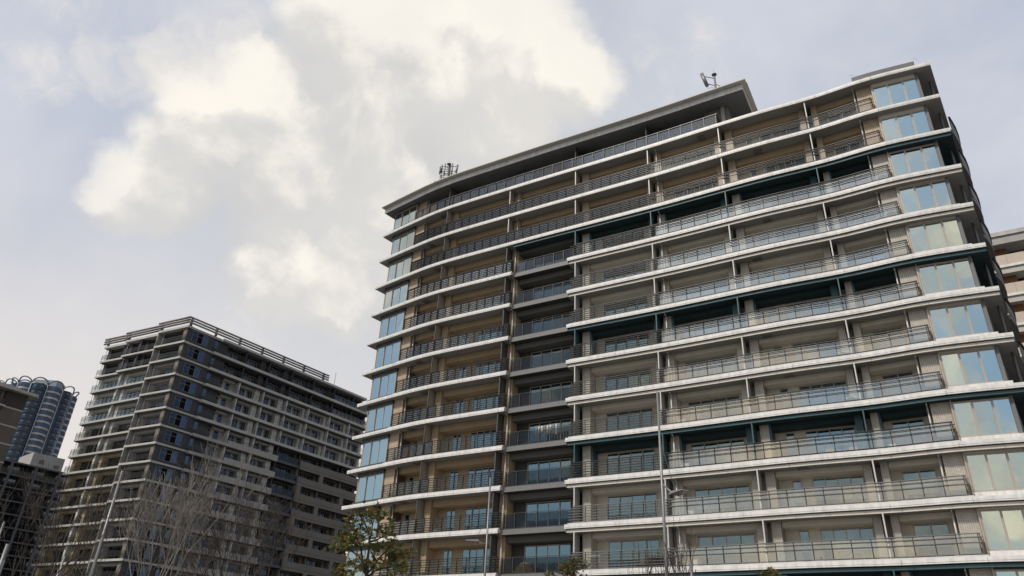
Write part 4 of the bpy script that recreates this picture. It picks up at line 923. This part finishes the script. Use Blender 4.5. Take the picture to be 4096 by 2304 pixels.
# ================================================================ TREES
def limb(b, pts, r0, r1, k=5):
    n = len(pts); b.tube(pts, [r0 + (r1 - r0) * i / (n - 1) for i in range(n)], k, False)
def grow(b, p, d, L_, r, lev, rng, spread=.45, up_=.12, twig=None, minr=.006):
    n = 4; pts = [p]; dd = d.copy()
    for i in range(n):
        dd = (dd + Vector((rng.uniform(-1, 1), rng.uniform(-1, 1), rng.uniform(-.4, .8))) * .10 + Vector((0, 0, up_ * .4))).normalized(); pts.append(pts[-1] + dd * (L_ / n))
    r = max(r, .009); r1 = max(r * .62, .0075); limb(b, pts, r, r1, 5 if r > .02 else 3)
    if lev <= 0: return
    kids = rng.choice((2, 3, 3)) if lev > 1 else rng.choice((2, 3, 4))
    for q in range(kids):
        at_ = pts[-1] if q == 0 else pts[rng.choice((2, 3, 3, 4))]
        ax = Vector((rng.uniform(-1, 1), rng.uniform(-1, 1), rng.uniform(-.3, .3))); ax = (ax - dd * ax.dot(dd)).normalized()
        nd_ = (dd + ax * rng.uniform(spread * .5, spread * 1.4) + Vector((0, 0, up_))).normalized()
        grow(b, at_, nd_, L_ * rng.uniform(.62, .92), r1 * (.95 if q == 0 else .72), lev - 1, rng, spread, up_, twig, minr)
def bare_tree(x, y, h, seed, label, m, stems=5, trunk_h=2.2, lev=5, spread=.42, r=.13, lean=.30, L0=None, up_=.12):
    rng = random.Random(seed); t = thing('bare_tree', label, 'tree', (x, y, 0), 'leafless winter trees')
    top = Vector((x, y, trunk_h)); b = B(); limb(b, [Vector((x, y, 0)), Vector((x + .05, y, trunk_h * .5)), top], r * 1.5, r * 1.1, 8); put('trunk', b.mesh('trunk', True), m, t)
    for q in range(stems):
        a = 2 * pi * q / stems + rng.uniform(-.4, .4); ln = rng.uniform(lean * .35, lean * 1.2); d = Vector((cos(a) * ln, sin(a) * ln, 1)).normalized(); b = B()
        grow(b, top - Vector((0, 0, .1)), d, (L0 or h * .30), r * rng.uniform(.5, .8), lev, rng, spread, up_); put('branch', b.mesh('branch', True), m, t)
    return t
def gp(u, D_): d = ray(u, 2290); return d.x * D_ / math.hypot(d.x, d.y), d.y * D_ / math.hypot(d.x, d.y)
x, y = gp(640, 38); bare_tree(x, y, 9.6, 11, 'pale-barked leafless tree with upright stems before the charcoal corner', M['bark'], 6, 2.4, 5, .42, .10, .36, 2.45)
x, y = gp(960, 40); bare_tree(x, y, 8.6, 23, 'dark spreading leafless tree before the brown balconies, left of the evergreen', M['bark_d'], 5, 2.6, 5, .50, .10, .42, 2.4)
x, y = gp(90, 36); bare_tree(x, y, 8, 35, 'dark leafless tree at the lower left edge', M['bark_d'], 4, 2.2, 4, .5, .10, .5, 2.5)
x, y = gp(330, 46); bare_tree(x, y, 8, 41, 'slender dark leafless tree behind the bare pale pole', M['bark_d'], 4, 2.4, 4, .5, .09, .5, 2.8)
x, y = gp(820, 52); bare_tree(x, y, 8.6, 52, 'leafless tree behind and right of the pale-barked one', M['bark_d'], 4, 2.6, 4, .5, .10, .45, 2.8)
x, y = gp(2715, 27); bare_tree(x, y, 5.5, 61, 'small leafless tree around the foot of the central street lamp', M['bark_d'], 4, 1.7, 4, .36, .04, .30, 1.45, .2)
x, y = gp(2905, 27); bare_tree(x, y, 4.6, 67, 'lowest leafless tree tips at the centre bottom edge', M['bark_d'], 3, 1.6, 3, .36, .03, .3, 1.0, .2)

def rosette(b, p, rng, s=.16, n=11, up=Vector((0, 0, 1))):
    for q in range(n):
        a = q * 2.4 + rng.uniform(-.3, .3); el = rng.uniform(-.1, 1.0); d = Vector((cos(a) * cos(el), sin(a) * cos(el), sin(el))); d = (d + up * .2).normalized() * s * rng.uniform(.7, 1.25)
        w_ = d.cross(Vector((0, 0, 1))); w_ = (w_.normalized() if w_.length > .01 else Vector((1, 0, 0))) * s * .17; i0 = len(b.v)
        b.v += [tuple(p), tuple(p + d * .5 + w_ + Vector((0, 0, .02))), tuple(p + d), tuple(p + d * .5 - w_ + Vector((0, 0, .02)))]; b.f.append((i0, i0+1, i0+2, i0+3))
def evergreen(skel, clusters, D_, u0, v0, k, label, seed, s=.17, per=6, spread=.25, wob=1.1, base_u=None):
    """limbs and foliage pads of a real tree with its own depth; skel and clusters are given as seen from the street"""
    rng = random.Random(seed)
    def w(q, dz=0.0): return at(u0 + q[0] / k, v0 + q[1] / k, D_ + dz)
    bs = w(skel[0][0]); t = thing('evergreen_tree', label, 'tree', (bs.x, bs.y, 0)); nodes = []; b = B()
    limb(b, [Vector((bs.x, bs.y, 0)), Vector((bs.x, bs.y, bs.z * .5)), bs], .16, .12, 8); put('trunk', b.mesh('trunk', True), M['bark_d'], t)
    b = B()
    for li, ln in enumerate(skel):
        dz = 0 if li == 0 else rng.uniform(-wob, wob); pts = [w(q, dz * min(1, i_ / 2)) for i_, q in enumerate(ln)]; r = .085 if li == 0 else .05
        limb(b, pts, r, .022, 6)
        for i_ in range(len(pts) - 1):
            for e2 in (0, .5): nodes.append((pts[i_].lerp(pts[i_+1], e2), (ln[i_][0] * (1 - e2) + ln[i_+1][0] * e2, ln[i_][1] * (1 - e2) + ln[i_+1][1] * e2)))
        nodes.append((pts[-1], ln[-1]))
    put('branch', b.mesh('branch', True), M['bark_d'], t); bt = B(); lv = [B(), B(), B()]
    for c in clusters:
        best = min(nodes, key=lambda n_: (n_[1][0] - c[0]) ** 2 + (n_[1][1] - c[1]) ** 2 + (40 if n_[1][1] < c[1] else 0) ** 2)
        tip = w(c, 0); dep = rng.uniform(-wob, wob); tip = w(c, dep); a = best[0]; mid_ = a.lerp(tip, .5) + Vector((0, 0, -.08))
        limb(bt, [a, mid_, tip], .016, .007, 4)
        for q in range(per):
            o = Vector((rng.gauss(0, spread), rng.gauss(0, spread), rng.gauss(0, spread * .55))); p = tip + o; limb(bt, [mid_.lerp(tip, .6), p], .007, .004, 3)
            r_ = rng.random(); rosette(lv[0] if r_ < .55 else lv[1] if r_ < .75 else lv[2], p, rng, s)
    put('twigs', bt.mesh('twigs'), M['bark_d'], t)
    for bb, mm in zip(lv, ('leaf', 'leaf_y', 'leaf_d')):
        if bb.v: put('foliage', bb.mesh('foliage'), M[mm], t, kind='stuff')
SK = [[(890, 1449), (905, 1250), (910, 1100), (930, 960), (940, 780), (930, 620)], [(880, 1430), (800, 1320), (700, 1280), (620, 1190), (540, 1100)], [(870, 1400), (810, 1180), (740, 1080), (640, 1000), (570, 950), (450, 900)],
      [(900, 1400), (1000, 1300), (1080, 1180), (1170, 1060), (1260, 990), (1330, 900)], [(930, 1449), (1050, 1350), (1200, 1300), (1400, 1250), (1550, 1240)], [(935, 800), (980, 640), (1000, 450), (1050, 340)], [(930, 620), (870, 480), (820, 350)],
      [(1080, 1180), (1020, 1070), (960, 960)], [(1330, 900), (1450, 1000), (1600, 1060)], [(935, 800), (1080, 760), (1200, 700)], [(810, 1180), (780, 900), (700, 720), (650, 560)]]
CL = [(930,220),(860,230),(990,240),(760,300),(700,320),(830,280),(880,300),(1040,270),(1060,320),(1110,280),(1200,310),(1230,360),(1150,400),(680,390),(650,430),(780,480),(760,520),(590,540),(560,560),(700,560),(900,560),(1330,520),(1300,500),(1180,590),(1270,590),(1230,640),(1010,610),(1210,700),(640,650),(700,690),(730,640),(540,740),(480,780),(600,760),(680,780),(790,700),(390,840),(300,880),(250,900),(450,860),(520,860),(600,830),(700,840),(800,830),(900,850),(950,870),(1100,880),(1160,900),(1240,860),(1290,780),(1360,780),(1340,860),(1270,920),(1110,960),(1400,950),(1450,940),(1380,1000),(1480,1050),(1560,1040),(1650,1020),(1600,1080),(1350,1090),(1420,1120),(1690,1060),(760,1180),(840,1180),(740,1250),(820,1260),(900,1200),(980,1180),(1050,1200),(1000,1260),(1120,1270),(1180,1290),(1290,1200),(1350,1230),(1400,1290),(1300,1330),(1420,1370),(1500,1280),(1580,1290),(1640,1330),(1550,1380),(1650,1420),(680,1310),(860,1320),(300,960),(350,920),(430,930),(320,900)]
evergreen(SK, CL, 35, 1280, 2000, 4.767, 'broad evergreen tree with bronze-tipped leaf rosettes before the curved left end', 5)
CL2 = [(400,1290),(430,1340),(480,1300),(380,1380),(470,1400),(330,1440),(510,1380),(420,1420),(350,1400),(540,1430),(280,1450),(450,1450)]
evergreen([[(420, 1500), (415, 1400), (410, 1330)]], CL2, 38, 1280, 2000, 4.767, 'small evergreen crown left of the broad evergreen', 6, .15, 7, .22, .5)
x, y = gp(1350, 37.5); bare_tree(x, y, 4.6, 71, 'few bare twigs rising from the small evergreen crown', M['bark_d'], 3, 2.0, 3, .3, .03, .18, 1.25, .25)
rb_ = random.Random(8); CL3 = [(rb_.uniform(-45, 45) * (1 if vv > 2255 else .5) + 2295, vv) for vv in [2240, 2242, 2250, 2252, 2258, 2262, 2268, 2270, 2275, 2280, 2285, 2290, 2295, 2300, 2305, 2310, 2272, 2284, 2296, 2264, 2248, 2288]] + [(2205, 2296), (2180, 2302), (2235, 2290)]
evergreen([[(2295, 2330), (2296, 2290), (2298, 2262)]], CL3, 28, 0, 0, 1, 'rounded orange-green shrub top at the bottom centre', 9, .085, 9, .10, .3)
CL4 = [(3045, 2300), (3075, 2286), (3095, 2292), (3060, 2300), (3110, 2300), (3085, 2302)]
evergreen([[(3078, 2330), (3078, 2305)]], CL4, 28, 0, 0, 1, 'leaf tips of an evergreen at the bottom edge, right half', 10, .12, 5, .10, .3)
